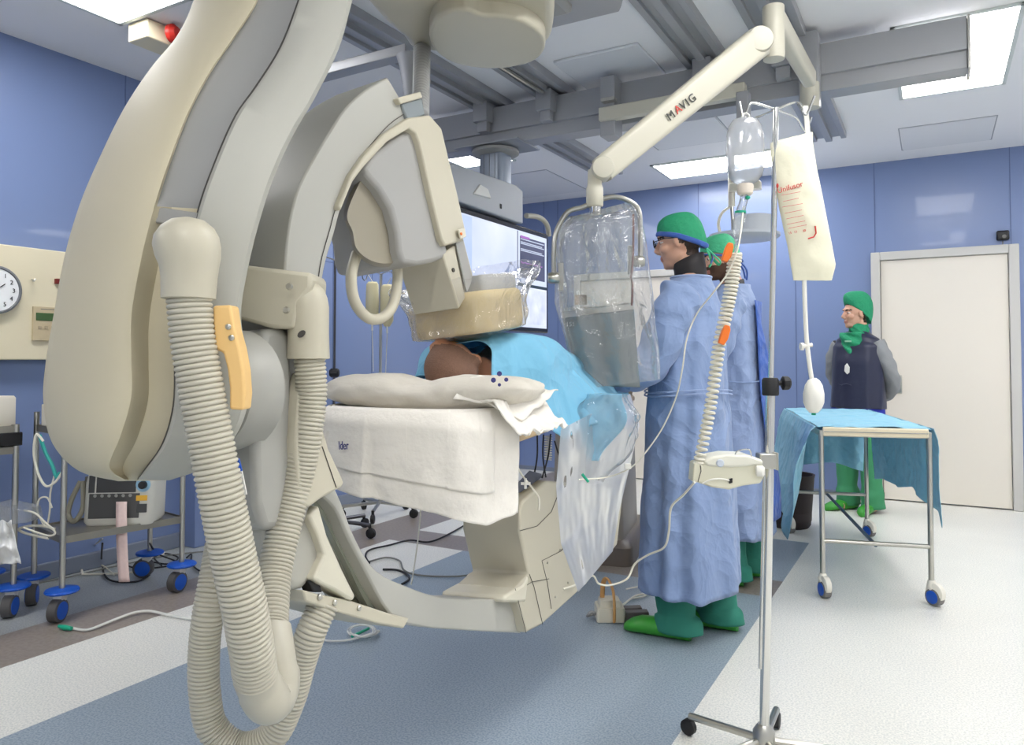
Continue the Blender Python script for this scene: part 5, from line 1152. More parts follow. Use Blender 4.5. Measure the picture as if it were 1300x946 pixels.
for dy in (0, 3): MB().prism([at(926, 608.5 + dy, DC - .006), at(930, 607.5 + dy, DC - .006), at(930, 610 + dy, DC - .006), at(926, 611 + dy, DC - .006)], HD * .006).build('socket', BLACK, cb)
MB().tube(spline([at(892, 614, DC - .006), at(903, 609, DC - .012), at(915, 608, DC - .01), at(926, 610, DC - .004)], 5), .0022, 7).build('jumper_lead', WHITEP, cb)
b = MB(); b.lathe([(.01, -.012), (.0155, -.008), (.0155, .006), (.01, .012)], at(965, 598, DC - .008), RV * .9 - HD * .3, 16); b.build('clamp_screw_knob', WHITEP, cb)
b = MB(); b.box(pol(592) - RV * .008, (.05, .04, .042), rotZ(YAW)); b.box(pol(592) + RV * .016, (.006, .046, .05), rotZ(YAW)); b.build('pole_clamp', STEEL, cb, bevel=.003)

# ================================================================== INSTRUMENT TABLE
TA, TB, TC = V((-.487, 3.904, 0)), V((-.029, 4.031, 0)), None
tx = (TB - TA).normalized(); ty = V((-tx.y, tx.x, 0)); W_, L2 = (TB - TA).length, 1.38
def T(u, v, z): return TA + tx * u * W_ + ty * v * L2 + V((0, 0, z))
RTm = Matrix(((tx.x, ty.x, 0), (tx.y, ty.y, 0), (0, 0, 1)))
it = thing('instrument_table', 'steel instrument trolley on castors under the pale blue drape, in front of the grey door', 'trolley', T(.5, .5, 0))
b = MB(); b.box(T(.5, .5, .79), (W_ + .02, L2 + .02, .03), RTm); b.build('table_top', STEEL, it, bevel=.004)
MB().box(T(.5, -.008, .8), (W_ - .01, .02, .042), RTm).build('cream_front_edge', mat('cream_edge_strip', srgb(226, 214, 186), .4), it, bevel=.006)
MB().box(T(.5, -.017, .8), (W_ - .02, .006, .004), RTm).build('edge_groove', GREYP, it)
for u, v in ((0, 0), (1, 0), (0, 1), (1, 1)):
    lg = MB().tube([T(u, v, .1), T(u, v, .78)], .0125, 14).build('leg', STEEL, it)
    w_yaw = .9 if u else .6; wd = V((math.cos(w_yaw), math.sin(w_yaw), 0)); fd = V((-wd.y, wd.x, 0)) * -1
    c_ = T(u, v, .042) - RV * .0 + fd * .02
    b = MB(); b.tube([T(u, v, .115), T(u, v, .09), T(u, v, .075) + fd * .012], [.016, .024, .02], 14); b.lathe([(.036, -.017), (.044, -.012), (.044, .012), (.036, .017)], c_ + V((0, 0, .02)), wd, 20); cs = b.build('castor_housing', mat('off_white_castor', srgb(226, 222, 210), .4) if (u, v) == (0, 0) else MATS['off_white_castor'], lg)
    MB().lathe([(.03, -.02), (.04, -.016), (.04, .016), (.03, .02)], c_ - fd * .004 , wd, 24).build('castor_tyre', mat('grey_tyre', srgb(120, 118, 116), .6) if (u, v) == (0, 0) else MATS['grey_tyre'], lg)
    MB().lathe([(.02, -.023), (.03, -.021), (.03, .021), (.02, .023)], c_ - fd * .004, wd, 20).build('blue_wheel_disc', BLUEP, lg)
for v in (0, 1): MB().tube([T(0, v, .27), T(1, v, .27)], .011, 12).build('stretcher', STEEL, it)
MB().tube([T(.5, 0, .262), T(.5, 1, .262)], .009, 12).build('centre_stretcher', mat('dark_steel', srgb(96, 112, 128), .4, metal=.6), it)
TD = drapemat('pale_blue_drape', srgb(150, 208, 230), None, .2)
b = MB()
def ttop(u, v):
    x, y = lerp(-.03, 1.03, u), lerp(.01, 1.02, v); return T(x, y, .818 + .010 * abs(nz((u * 5, v * 8, 0), 1)) + .012 * max(0, nz((u * 2.5, v * 5, 4), 1)) + .03 * max(0, u - .75) * max(0, nz((u * 9, v * 9, 9), 1)))
b.grid(ttop, 60, 110); td = thing('table_drape', 'pale blue disposable drape over the instrument trolley, hanging low on both sides', 'drape', T(.5, .5, .8)); b.build('top_sheet', TD, td, solid=.0015, ang=80)
def hang(u0, v0, u1, v1, hem, seed, nm):
    def f_(s, t):
        u, v = lerp(u0, u1, s), lerp(v0, v1, s); z = lerp(.822, interp(hem, s), t); n_ = (tx * (1 if u0 > .5 and u1 > .5 else (-1 if u0 < .5 and u1 < .5 else 0)) + ty * (1 if v0 > .5 and v1 > .5 else 0)).normalized()
        k = .012 + .06 * t * (u0 < .5) + .035 * t * (nz((s * 5, t * 1.5, seed), 1) + .5) + .012 * t * math.sin(s * 24 + seed) + .006 * abs(nz((s * 14, t * 7, seed + 2), 1))
        return T(u, v, z) + n_ * (k + .016 * min(1, t * 8))
    b = MB(); b.grid(f_, 90, 50); return b.build(nm, TD, td, solid=.0015, ang=80)
hang(-.02, 0.0, -.02, 1.02, [(0, .62), (.06, .5), (.2, .2), (.33, .25), (.5, .29), (.8, .34), (1, .42)], 1, 'left_fall')
hang(1.02, 0.0, 1.02, 1.02, [(0, .36), (.1, .41), (.25, .44), (.4, .46), (.55, .42), (.8, .42), (1, .37)], 5, 'right_fall')
hang(-.02, 1.02, 1.02, 1.02, [(0, .4), (.3, .44), (.6, .46), (1, .4)], 9, 'back_fall')
# waste bin behind the trolley
b = MB(); bp_ = onz(1003, 668, 0); b.lathe([(.12, 0), (.135, .02), (.16, .34), (.165, .36), (.15, .36), (.14, .05), (.01, .045)], bp_, (0, 0, 1), 28); o = b.build('waste_bin', mat('dark_brown_bin', srgb(48, 38, 38), .6), None); tag(o, 'dark round waste bin half hidden left of the draped trolley', 'bin')
base_origin(o)
# foot pedal
fp_ = onz(776, 792, 0)
fp = thing('foot_pedal', 'cream foot switch with tan hoop handle on the floor beside the surgeon', 'foot pedal', fp_)
def FPt(x, y, z): return fp_ + RV * x + HD * y + V((0, 0, z))
RF = rotZ(YAW)
b = MB(); b.loft([[FPt(q[0] * k, .06 + q[1] * k, z) for q in rrect(.062, .06, .012)] for z, k in ((.004, 1), (.055, 1), (.062, .96))]); b.loft([[FPt(q[0] * k, .065 + q[1] * k, z) for q in rrect(.05, .045, .012)] for z, k in ((.06, 1), (.085, .9), (.09, .82))]); b.build('housing', CREAM2, fp, ang=40)
b = MB(); n_ = 24; b.loft([[FPt(.0 + .004 + dx + .012 * k * 0, -.008 + .0 + .13 * .0 + dy, 0) + V((0, 0, 0)) for dx, dy in ((0, 0),)] for k in range(1)]) if 0 else None
hp_ = [FPt(.012, -.012, .0 + .01), FPt(.012, -.014, .09), FPt(.006, -.005, .15), FPt(-.012, .03, .185), FPt(-.026, .06, .16), FPt(-.03, .075, .09)]
b = MB(); b.tube(spline(hp_, 8), .0105, 8, flat=.5); b.build('hoop_handle', mat('tan_wood_hoop', srgb(214, 160, 98), .45), fp)
for x0, x1, y0 in ((.066, .17, .02), (.066, .15, .075)): MB().prism([FPt(x0, y0 - .025, .005), FPt(x1, y0 - .025 + .02, .005), FPt(x1, y0 - .01 + .02, .04), FPt(x0, y0 + .0, .04)], HD * .045).build('pedal', mat('grey_pedal', srgb(96, 92, 90), .5) if y0 == .02 else MATS['grey_pedal'], fp, bevel=.004)
b = MB(); b.tube(spline([FPt(-.06, .04, .03), FPt(-.085, .03, .04), FPt(-.1, .04, .02), FPt(-.09, .06, .015), FPt(-.065, .07, .02)], 5), .006, 8); b.build('side_loop', GREYP, fp)
line([FPt(.03, .12, .06), FPt(.06, .14, .03), onz(806, 757, .01), onz(826, 752, .01), onz(828, 742, .01), onz(838, 730, .01), onz(850, 724, .01), onz(870, 735, .01)], .005, CABLEW, 'cream cable curling from the foot switch under the gown', 'cable', 'cable')
line([onz(795, 748, .01), onz(812, 745, .01), onz(826, 748, .01), onz(818, 757, .01), onz(800, 760, .01)], .004, CABLEW, 'small loop of cream cable behind the foot switch', 'cable', 'cable')
# hand-held lamp unit far behind the surgeons
hl = thing('hanging_device', 'grey equipment drum on a jointed arm hanging behind the bearded surgeon', 'equipment', onY(928, 190, 6.0))
DH = 6.0
b = MB(); b.tube([V((onY(929, 262, DH).x, DH, CEIL)), onY(929, 262, DH)], .028, 14); b.build('drop_tube', ARM, hl)
b = MB(); b.box(onY(946, 237, DH), (.24, .08, .07)); b.build('junction_block', ARM, hl, bevel=.01)
b = MB(); b.tube(spline([onY(929, 262, DH), onY(917, 270, DH), onY(912, 285, DH), onY(916, 300, DH)], 5), .012, 10); b.build('curved_arm', ARM, hl)
b = MB(); b.tube([onY(929, 260, DH), onY(931, 298, DH)], .014, 10); b.build('inner_pole', STEEL, hl)
b = MB(); c_ = onY(957, 298, DH); b.lathe([(.15, 0), (.15, .13), (.14, .145), (.01, .15)], c_, (0, 0, 1), 32); b.lathe([(.25, -.035), (.27, -.02), (.27, 0)], onY(945, 298, DH), (0, 0, 1), 32); b.build('drum', mat('pale_grey_drum', srgb(196, 200, 204), .4), hl, ang=40)
# wall sensor
ws = thing('wall_sensor', 'small black sensor on the wall above the grey door', 'sensor', onY(1273, 300, YB))
MB().box(onY(1273, 299, YB - .02), (.085, .04, .075)).build('sensor_body', BLKGLOSS, ws, bevel=.012, bseg=3)
MB().lathe([(.015, 0), (.012, .004)], onY(1275, 300, YB - .042), (0, -1, 0), 14).build('sensor_lens', DGREY, ws)
MB().tube([onY(1273, 306, YB - .01), onY(1273, 314, YB - .01)], .004, 6).build('sensor_cable', DGREY, ws)
# ================================================================== LEFT SIDE: WALL PANEL, TROLLEYS, DEVICES
XW = XL
wp = thing('wall_panel', 'long cream service panel on the left wall behind the gantry arm', 'wall panel', (XW, 2.2, 1.146))
CRW = mat('cream_wall_panel', srgb(224, 214, 186), .45)
MB().box((XW + .035, 1.75, 1.431), (.07, 1.9, .57)).build('panel_body', CRW, wp, bevel=.006)
fxw = XW + .072
def wx(x, y, o=.0): return onX(x, y, fxw + o)
def wrect(nm, x0, y0, x1, y1, m, o, parent, th=.006, bevel=.001):
    a_, c_ = wx(x0, y0), wx(x1, y1); return MB().box((fxw + o + th / 2, (a_.y + c_.y) / 2, (a_.z + c_.z) / 2), (th, abs(a_.y - c_.y), abs(a_.z - c_.z))).build(nm, m, parent, bevel=bevel)
# clock
cc = onX(-7, 368, fxw + .012); ck = thing('wall_clock', 'round white wall clock cut off by the left edge of the picture', 'clock', cc)
MB().lathe([(.112, -.01), (.118, 0), (.118, .016), (.108, .02), (.105, .012), (.001, .012)], cc, (1, 0, 0), 44).build('clock_case', mat('grey_clock_rim', srgb(120, 122, 126), .4), ck, ang=40)
MB().lathe([(.104, 0), (.104, .002)], cc + V((.012, 0, 0)), (1, 0, 0), 40).build('dial', mat('clock_dial', srgb(236, 238, 240), .5), ck)
for k in range(1, 13):
    a = 2 * PI * k / 12; text('numeral', str(k), .03, frame(cc + V((.0152, .08 * math.sin(a), .08 * math.cos(a))), (0, 1, 0), (0, 0, 1)), BLACK, ck)
for a, ln in ((.9, .05), (3.6, .07)): MB().tube([cc + V((.017, 0, 0)), cc + V((.017, ln * math.sin(a), ln * math.cos(a)))], .002, 5).build('clock_hand', BLACK, ck)
dp = thing('thermostat_display', 'beige control unit with dark green display on the cream wall panel', 'display unit', wx(55, 433))
wrect('unit_body', 41, 389, 74, 433, mat('beige_unit', srgb(196, 180, 148), .5), 0, dp, .012)
wrect('lcd_screen', 44, 397, 71, 408, mat('green_lcd', srgb(62, 92, 48), .25), .012, dp, .003)
wrect('unit_heading', 50, 392, 68, 394, DGREY, .012, dp, .001)
for i in range(3): wrect('unit_button', 47 + i * 8, 414, 51 + i * 8, 418, mat('beige_button', srgb(176, 160, 132), .5) if i == 0 else MATS['beige_button'], .012, dp, .003)
sw = wrect('red_switch', 69, 354, 76, 361, mat('dark_red_switch', srgb(110, 32, 30), .4), 0, None, .02); tag(sw, 'small dark red switch on the cream wall panel', 'switch')
hk = MB().tube(spline([wx(41, 355, .0), wx(41, 355, .03), wx(43, 357, .035), wx(45, 354, .035)], 4), .004, 8).build('wall_hook', STEEL); tag(hk, 'small steel hook on the cream wall panel', 'hook')
# emergency light box on the ceiling
eb = thing('exit_light_box', 'cream light box with red lens on the ceiling above the gantry arm', 'light box', onz(198, 48, CEIL))
c_ = onz(203, 50, CEIL - .05); MB().box(c_, (.15, .24, .09)).build('box_housing', CRW, eb, bevel=.006)
MB().lathe([(.045, 0), (.045, .02), (.03, .04), (.001, .045)], onz(217, 43, CEIL - .05), (1, .3, 0), 20).build('red_lens', RED, eb)
# trolleys
SH_ = mat('grey_shelf_steel', srgb(150, 146, 136), .35, metal=.6)
def castor(lg, p, yaw, disc=True):
    wd = V((math.cos(yaw), math.sin(yaw), 0)); fd = V((wd.y, -wd.x, 0))
    if disc: MB().lathe([(.03, -.008), (.066, -.004), (.07, .002), (.066, .009), (.03, .014)], p + V((0, 0, .125)), (0, 0, 1), 28).build('blue_bumper_disc', BLUEP, lg)
    c_ = p + fd * .03 + V((0, 0, .05))
    MB().prism([p + V((0, 0, .12)) - wd * .02 - fd * .02, p + V((0, 0, .12)) - wd * .02 + fd * .03, c_ - wd * .02 + fd * .015, c_ - wd * .02 - fd * .015], wd * .04).build('castor_fork', WHITEP, lg, bevel=.003)
    MB().lathe([(.038, -.0215), (.05, -.019), (.05, .019), (.038, .0215)], c_, wd, 26).build('castor_tyre', mat('dark_tyre', srgb(82, 80, 80), .6) if 'dark_tyre' not in MATS else MATS['dark_tyre'], lg)
    MB().lathe([(.02, -.0245), (.038, -.0235), (.038, .0235), (.02, .0245)], c_, wd, 22).build('blue_wheel_disc', BLUEP, lg)
def trolley(nm, label, p0, p1, p2, p3, zs, ztop, yaws):
    t = thing(nm, label, 'trolley', (p0 + p2) / 2)
    for p, yw in zip((p0, p1, p2, p3), yaws):
        lg = MB().tube([p + V((0, 0, .11)), p + V((0, 0, ztop))], .0125, 12).build('post', STEEL, t); castor(lg, p, yw)
    for z in zs:
        MB().prism([p + V((0, 0, z)) for p in (p0, p1, p2, p3)], (0, 0, .012)).build('shelf', SH_, t, bevel=.002)
        for a_, c_ in ((p0, p1), (p1, p2), (p2, p3), (p3, p0)): MB().prism([a_ + V((0, 0, z - .012)), c_ + V((0, 0, z - .012)), c_ + V((0, 0, z + .02)), a_ + V((0, 0, z + .02))], (c_ - a_).normalized().cross(V((0, 0, 1))) * .004).build('shelf_rim', SH_, t)
    return t
pB, pD, pE = V((-3.37, 1.905, 0)), V((-3.28, 2.44, 0)), V((-3.62, 2.5, 0)); pC = pB + pE - pD
trolley('equipment_trolley', 'steel trolley with blue-disc castors carrying the monitor defibrillator', pB, pD, pE, pC, (.345, .82), .9, (.5, .2, -.9, .9))
pA = V((-3.56, 1.86, 0)) + V((-.06, -.03, 0)); dA = (pD - pB); eA = (pE - pD)
trolley('equipment_trolley', 'steel trolley at the left picture edge holding gauge box and teal hoses', pA - dA, pA, pA + eA, pA + eA - dA, (.36, .735, .83), .855, (.5, .7, .3, .4))
def carry(p, z): return V((p.x, p.y, z))
bd = (pD - pB).normalized(); be = (pE - pD).normalized(); RC = Matrix(((bd.x, be.x, 0), (bd.y, be.y, 0), (0, 0, 1)))
# defibrillator monitor
dfc = carry(at(157, 640, 3.62), 0); dfz = .358
df = thing('patient_monitor', 'portable monitor with dark screen, blue dial and paper strip on the lower trolley shelf', 'monitor', V((dfc.x, dfc.y, dfz)))
dx_ = (RV * .97 + HD * .1).normalized(); dy_ = V((-dx_.y, dx_.x, 0)); RD = Matrix(((dx_.x, dy_.x, 0), (dx_.y, dy_.y, 0), (0, 0, 1)))
def DFp(x, y, z): return V((dfc.x, dfc.y, dfz)) + dx_ * x + dy_ * y + V((0, 0, z))
b = MB(); b.loft([[DFp(q[0] * k, .02 + q[1] * k + lean, z) for q in rrect(.16, .1, .035)] for z, k, lean in ((.0, .93, 0), (.015, 1, 0), (.2, 1, .02), (.235, .96, .025), (.25, .86, .03))]); b.build('case', mat('pale_grey_case', srgb(214, 212, 202), .4), df, ang=50)
def dpanel(nm, x0, x1, z0, z1, m, o=0, parent=df): return MB().prism([DFp(x0, -.083 + z0 * .1 - o, z0), DFp(x1, -.083 + z0 * .1 - o, z0), DFp(x1, -.083 + z1 * .1 - o, z1), DFp(x0, -.083 + z1 * .1 - o, z1)], dy_ * .006).build(nm, m, parent, bevel=.001)
DS = mat('dark_screen', srgb(66, 66, 66), .25)
dpanel('screen', -.1, .08, .155, .235, DS); dpanel('control_area', -.13, .1, .035, .15, mat('dark_panel', srgb(78, 77, 76), .4), .001)
dpanel('screen_side_keys', -.135, -.108, .155, .235, DS)
for i in range(6): MB().lathe([(.008, 0), (.007, .004)], DFp(-.1 + i * .032, -.077, .142), -dy_, 12).build('key', GREYP, df)
MB().lathe([(.034, 0), (.034, .004)], DFp(.115, -.066, .19), -dy_, 24).build('dial_ring', mat('light_blue_ring', srgb(150, 190, 214), .4), df)
MB().lathe([(.02, 0), (.018, .016)], DFp(.115, -.07, .19), -dy_, 20).build('dial_knob', BLKGLOSS, df)
dpanel('yellow_label', .085, .135, .115, .14, mat('yellow_label', srgb(228, 176, 60), .5), .004)
dpanel('lower_badge', .09, .135, .06, .1, DS, .003)
b = MB(); b.grid(lambda u, v: DFp(.0 + .05 * u + .03 * v, -.088 - .05 * v * (1 - v) - .03 * v, .115 - .37 * v), 4, 24); b.build('paper_strip', mat('pink_chart_paper', srgb(232, 206, 200), .7, noise_amt=.08, nscale=80), df, solid=.0006)
b = MB(); b.prism([DFp(-.17, .0, .06), DFp(-.17, .09, .06), DFp(-.17, .07, .22), DFp(-.17, .02, .22)], dx_ * -.02); b.build('side_paddle_holder', DGREY, df, bevel=.004)
b = MB(); b.tube(spline([DFp(-.2, .0, .2), DFp(-.23, -.02, .12), DFp(-.24, -.03, .05), DFp(-.2, -.06, .02), DFp(-.17, -.04, .08), DFp(-.19, -.0, .2)], 6), .012, 8); b.build('coiled_patient_lead', mat('grey_rubber_lead', srgb(150, 146, 130), .6), df)
# things on the left trolley
zz = .846
gb = thing('gauge_box', 'cream suction unit with round gauge on the top shelf at the left edge', 'medical device', carry(pA, zz))
gc = V((pA.x, pA.y, 0)) - bd * .13 + be * .13
def G(x, y, z): return V((gc.x, gc.y, zz)) + RV * x + HD * y + V((0, 0, z))
b = MB(); b.loft([[G(q[0] * k, q[1] * k, z) for q in rrect(.13, .1, .015)] for z, k in ((.0, 1), (.125, 1), (.135, .95))]); b.build('box_case', mat('cream_device_case', srgb(218, 212, 198), .45), gb, ang=45)
MB().lathe([(.022, 0), (.026, .004), (.026, .012), (.02, .012)], G(.075, -.1, .09), -HD, 24).build('gauge_rim', STEEL, gb)
MB().lathe([(.019, 0), (.019, .011)], G(.075, -.1, .09), -HD, 20).build('gauge_dial', mat('gauge_face', srgb(230, 230, 226), .5), gb)
MB().lathe([(.015, 0), (.013, .012)], G(.078, -.1, .035), -HD, 6).build('star_knob', BLACK, gb)
MB().box(G(-.02, -.101, .1), (.05, .002, .02), rotZ(YAW)).build('name_plate', DGREY, gb)
vb = thing('ventilator_box', 'small white box wrapped in teal hoses on top of the gauge box', 'medical device', G(0, 0, .136))
b = MB(); b.loft([[G(-.03 + q[0], q[1], z) for q in rrect(.07, .06, .012)] for z in (.137, .26)]); b.build('box_case', MATS['cream_device_case'], vb, bevel=.004)
MB().box(G(.04, -.02, .2), (.012, .07, .09), rotZ(YAW)).build('grey_side_grille', DGREY, vb, bevel=.002)
TEALH = mat('teal_hose', srgb(60, 176, 168), .35)
for k, (rx_, rz_, y) in enumerate(((.085, .085, -.07), (.075, .09, -.05), (.1, .075, -.03))):
    b = MB(); b.tube([G(-.03 + rx_ * math.cos(a), y + .02 * math.sin(a * 2), .215 + rz_ * math.sin(a)) for a in [2 * PI * i / 40 for i in range(36)]], .0055, 8); b.build('hose_loop', TEALH, vb)
dr_ = MB(); dr_.box(V((gc.x, gc.y, .79)), (.3, .3, .06), RC); o = dr_.build('black_recorder', BLKGLOSS, None, bevel=.004); tag(o, 'flat black recorder box on the shelf under the cream gauge box', 'medical device')
b = MB(); b.grid(lambda u, v: at(lerp(-14, lerp(14, 27, v), u), lerp(668 + 4 * nz((u * 3, 0, 0)), 716, v) - 8 * u * (1 - v) + 6 * nz((u * 4, v * 4, 2)), 3.1 + .05 * nz((u * 4, v * 4, 1))), 26, 26); o = b.build('plastic_bag', mat('white_plastic_sheet', srgb(236, 236, 234), .35, bump=.5, bscale=20), None, solid=.002, ang=80); tag(o, 'crumpled white plastic bag hanging at the left picture edge', 'bag')
b = MB(); b.loft([[at(x, y, 3.3) + HD * dz for x, y in ((-10, 640), (30, 648), (34, 664), (-10, 668))] for dz in (0, .12)]); o = b.build('clear_tray', MATS['clear_rigid_plastic'], None, bevel=.003); tag(o, 'clear plastic tray above the white bag at the left edge', 'tray')
b = MB(); b.box(carry(pB + bd * .1 + be * .16, .89), (.22, .2, .1), RC); o = b.build('supply_box', MATS['cream_device_case'], None, bevel=.005); tag(o, 'cream supply box on the top trolley shelf behind the gantry', 'box')
# cables and tubes
WC = CABLEW
def cab(pts, r, m, lb, n=10): return line(pts, r, m, lb, 'cable', 'cable', None, n)
cab([at(55, 560, 3.3), at(46, 552, 3.3), at(43, 575, 3.3), at(48, 600, 3.3), at(58, 617, 3.3), at(70, 612, 3.3), at(80, 598, 3.3)], .0055, WC, 'cream cable sagging between the two trolley posts')
cab([at(50, 552, 3.35), at(58, 575, 3.35), at(66, 590, 3.35), at(72, 606, 3.35), at(76, 600, 3.35)], .008, TEALH, 'teal breathing hose dangling behind the trolley posts')
cab([at(70, 600, 3.4), at(64, 625, 3.4), at(63, 650, 3.4), at(58, 668, 3.4), at(48, 650, 3.4), at(50, 634, 3.4), at(60, 632, 3.4), at(66, 645, 3.4)], .004, WC, 'white cable curled into a loop between the trolley posts')
cab([at(31, 648, 3.35), at(45, 652, 3.3), at(58, 664, 3.3), at(70, 676, 3.3), at(60, 680, 3.3), at(30, 670, 3.3)], .0045, WC, 'white cable draped over the shelf edge beside the left post')
cab([at(70, 672, 3.4), at(55, 668, 3.4), at(38, 668, 3.4), at(24, 672, 3.4), at(35, 678, 3.4), at(62, 684, 3.4)], .006, WC, 'thicker white cable bunched on the left shelf edge')
cab([onz(130, 690, .3), onz(129, 712, .02), onz(134, 732, .01), onz(150, 739, .01), onz(175, 738, .01), onz(190, 730, .01)], .0048, BLACK, 'black cable hanging from the lower shelf and sweeping across the floor')
cab([onz(190, 690, .25), onz(200, 703, .05), onz(222, 712, .01), onz(226, 716, .01), onz(205, 720, .01), onz(180, 722, .01), onz(160, 718, .01), onz(145, 710, .01), onz(150, 703, .01), onz(175, 705, .01)], .0045, BLACK, 'black cable coiled on the floor behind the trolley castors')
cab([onz(195, 714, .01), onz(215, 716, .01), onz(226, 708, .01), onz(210, 703, .01), onz(196, 708, .01), onz(205, 718, .01)], .0045, BLACK, 'second black cable coil right of the paper strip')
cab([onz(237, 708, .01), onz(243, 704, .01), onz(243, 714, .01), onz(252, 724, .01), onz(272, 728, .01), onz(290, 722, .01)], .0045, BLACK, 'black cable running from the right castor towards the gantry hose')
cab([onz(105, 729, .01), onz(103, 715, .01), onz(115, 712, .01), onz(135, 708, .01), onz(155, 710, .01), onz(160, 700, .1)], .006, WC, 'cream cable arching on the floor under the defibrillator shelf')
cab([onz(105, 729, .01), onz(125, 729, .01), onz(150, 728, .01), onz(180, 726, .01)], .0055, WC, 'cream cable lying flat along the floor under the shelf')
cab([onz(85, 718, .01), onz(100, 700, .02), onz(118, 693, .1), onz(130, 684, .3)], .004, WC, 'white lead rising from the floor to the lower shelf')
cab([onz(90, 705, .01), onz(110, 712, .01), onz(130, 718, .01), onz(145, 730, .01)], .004, WC, 'thin white lead crossing the cream cables on the floor')
cab([onz(2, 752, .01), onz(20, 748, .01), onz(50, 740, .01), onz(90, 732, .01), onz(150, 718, .01), onz(210, 706, .01), onz(262, 700, .01)], .0045, CABLEG, 'grey cable lying along the foot of the left wall')
cab([onz(155, 700, .01), onz(170, 703, .01), onz(190, 705, .01), onz(208, 703, .01), onz(200, 700, .01), onz(170, 700, .01)], .007, WC, 'bundle of cream cable beneath the hanging paper strip')
# clear tube on the brown floor band, with a green connector
ft = thing('floor_tube', 'clear tube with green connector lying across the brown floor band', 'tube', onz(75, 797, 0))
TB_ = mat('clear_tube_on_floor', srgb(236, 236, 230), .2, alpha=.8)
MB().tube(spline([onz(90, 797, .008), onz(110, 800, .008), onz(130, 793, .012), onz(150, 785, .015), onz(170, 778, .015), onz(190, 776, .012), onz(215, 781, .01), onz(255, 788, .01), onz(300, 792, .01)], 8), .006, 8).build('tubing', TB_, ft)
MB().tube([onz(75, 795, .012), onz(82, 797, .012), onz(91, 798, .012)], [.007, .012, .008], 10).build('green_connector', TEAL, ft)
ct = thing('coiled_tube', 'coil of clear tubing with teal connector on the floor below the C-arm', 'tube', onz(460, 800, 0))
MB().tube(spline([onz(398, 800, .01), onz(410, 812, .01), onz(430, 814, .01), onz(455, 810, .012)] + [onz(460 + (20 - k * .3) * math.cos(k * .6), 801 + 7.5 * math.sin(k * .6), .012 + .001 * k) for k in range(26)], 6), .0045, 8).build('tubing', TB_, ct)
MB().tube([onz(447, 808, .02), onz(468, 798, .02)], .006, 8).build('teal_connector', TEAL, ct)
cab([onz(598, 662, .01), onz(570, 678, .01), onz(545, 688, .01), onz(520, 686, .01), onz(495, 692, .01), onz(470, 698, .01), onz(464, 706, .01), onz(469, 715, .01)], .0055, BLACK, 'black cable snaking over the floor behind the lower end of the C-arm')
cab([onz(469, 713, .01), onz(490, 708, .01), onz(507, 712, .01), onz(513, 724, .01), onz(530, 730, .01), onz(560, 732, .01), onz(590, 731, .01), onz(612, 726, .01)], .005, CABLEG, 'grey cable curving over the blue floor patch behind the C-arm')
cab([onz(486, 723, .01), onz(505, 724, .01), onz(517, 730, .01), onz(519, 736, .01), onz(510, 742, .01)], .006, BLACK, 'short thick black cable peeping over the lower C-arm edge')
cab([at(533, 622, 2.6), at(534, 650, 2.6), at(530, 690, 2.6), at(525, 725, 2.6), at(522, 742, 2.62)], .0024, CABLEW, 'thin clear line hanging straight down below the bed sheet')
# infusion stands by the left wall
def stand(label, px, py, ztop, base=True, m=STEEL, r=.011):
    p = onz(px, py, 0); t = thing('infusion_stand', label, 'infusion stand', p)
    MB().tube([V((p.x, p.y, .09)), V((p.x, p.y, ztop))], r, 12).build('pole', m, t)
    for sx in (-1, 1):
        b = MB(); b.tube(spline([V((p.x, p.y, ztop)), V((p.x, p.y, ztop + .02)) + RV * sx * .06, V((p.x, p.y, ztop - .01)) + RV * sx * .1, V((p.x, p.y, ztop - .045)) + RV * sx * .115, V((p.x, p.y, ztop - .035)) + RV * sx * .135, V((p.x, p.y, ztop)) + RV * sx * .14], 5), .005, 8); b.build('hook', CHROME, t)
    if base:
        for k in range(5):
            a = .2 + 2 * PI * k / 5; d_ = V((math.cos(a), math.sin(a), 0)); lg = MB().tube([V((p.x, p.y, .1)), V((p.x, p.y, .085)) + d_ * .27], .013, 10).build('base_leg', m, t)
            MB().lathe([(.025, -.014), (.032, -.01), (.032, .01), (.025, .014)], V((p.x, p.y, .034)) + d_ * .275, d_.cross(V((0, 0, 1))), 16).build('castor_wheel', BLACK, lg)
            MB().tube([V((p.x, p.y, .05)) + d_ * .27, V((p.x, p.y, .09)) + d_ * .265], .01, 8).build('castor_stem', BLACK, lg)
    return t, p
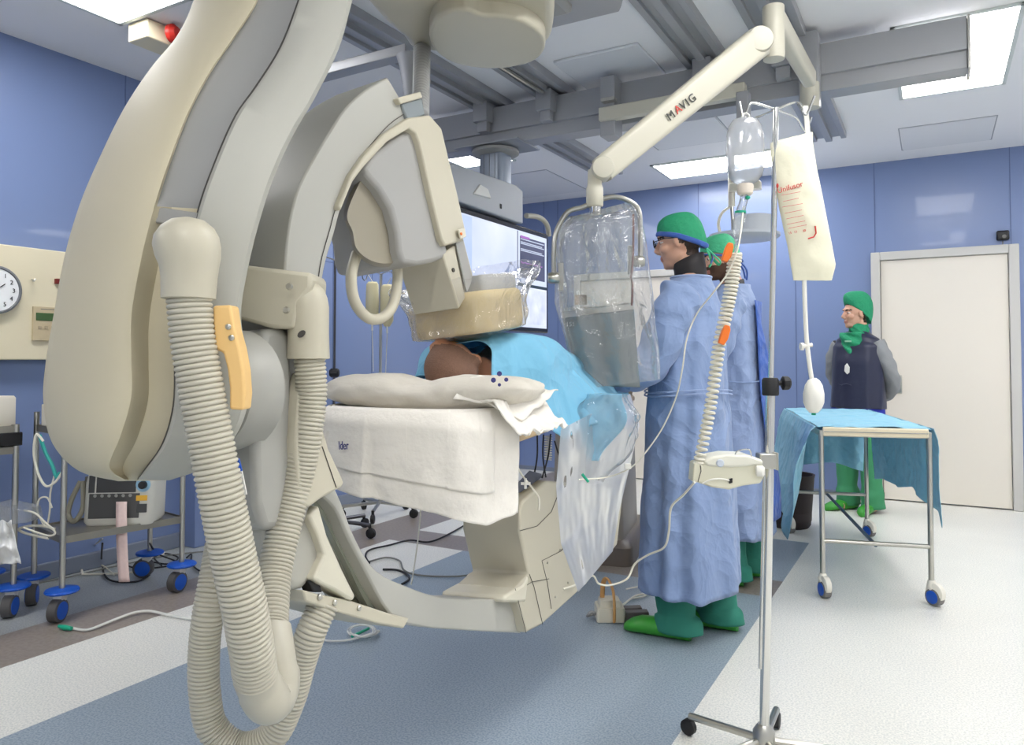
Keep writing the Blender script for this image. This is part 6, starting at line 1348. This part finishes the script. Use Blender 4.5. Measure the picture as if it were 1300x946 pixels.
s_a, p_a = stand('chrome infusion stand with two yellowish bags, seen through the loop handle of the C-arm', 482, 655, 1.78)
s_b, p_b = stand('dark infusion stand with black knob, at the inner edge of the C-arm', 423, 680, 1.8, m=mat('dark_chrome', srgb(92, 92, 96), .3, metal=.8), r=.008)
kp = V((p_b.x, p_b.y, 1.06)); MB().lathe([(.022, -.03), (.03, -.02), (.03, .02), (.022, .03)], kp, RV, 10).build('black_knob', BLACK, s_b)
BAGY = mat('yellowish_fluid_bag', srgb(232, 222, 180), .4, alpha=.92)
for sx, dz, lb in ((-1, 0, 'left one of two yellowish fluid bags seen through the loop handle'), (1, -.02, 'right one of two yellowish fluid bags seen through the loop handle')):
    cx_ = V((p_a.x, p_a.y, 1.72 + dz)) + RV * sx * .055 - HD * .04; t = thing('fluid_bag', lb, 'fluid bag', cx_ - V((0, 0, .33)), 'yellowish fluid bags on the far stand')
    b = MB(); b.loft([[cx_ + RV * w * math.cos(a) + HD * d_ * math.sin(a) + V((0, 0, z)) for a in [2 * PI * j / 24 for j in range(24)]] for z, w, d_ in ((0, .03, .004), (-.02, .045, .012), (-.15, .05, .03), (-.27, .045, .026), (-.31, .02, .012))]); b.build('bag_body', BAGY, t, ang=70)
    MB().tube([cx_ + V((0, 0, -.31)), cx_ + V((0, 0, -.36))], .007, 8).build('port', WHITEP, t)
    MB().tube([cx_ + V((0, 0, -.36)), cx_ + V((0, 0, -.66)) - RV * sx * .01], .003, 6).build('drip_line', WHITEP, t)
    MB().tube([cx_ + V((0, 0, 0)), cx_ + V((0, 0, .05)) + RV * sx * .03], .003, 6).build('hanger', WHITEP, t)
# ================================================================== OUTPUT
sc = bpy.context.scene
sc.view_settings.view_transform = 'Standard'; sc.view_settings.look = 'None'; sc.view_settings.gamma = 1; sc.view_settings.use_curve_mapping = False
sc.view_settings.exposure = EXPO
sc.cycles.use_denoising = True
sc.cycles.max_bounces = 10; sc.cycles.transparent_max_bounces = 24; sc.cycles.diffuse_bounces = 5; sc.cycles.glossy_bounces = 4
sc.cycles.sample_clamp_indirect = 6
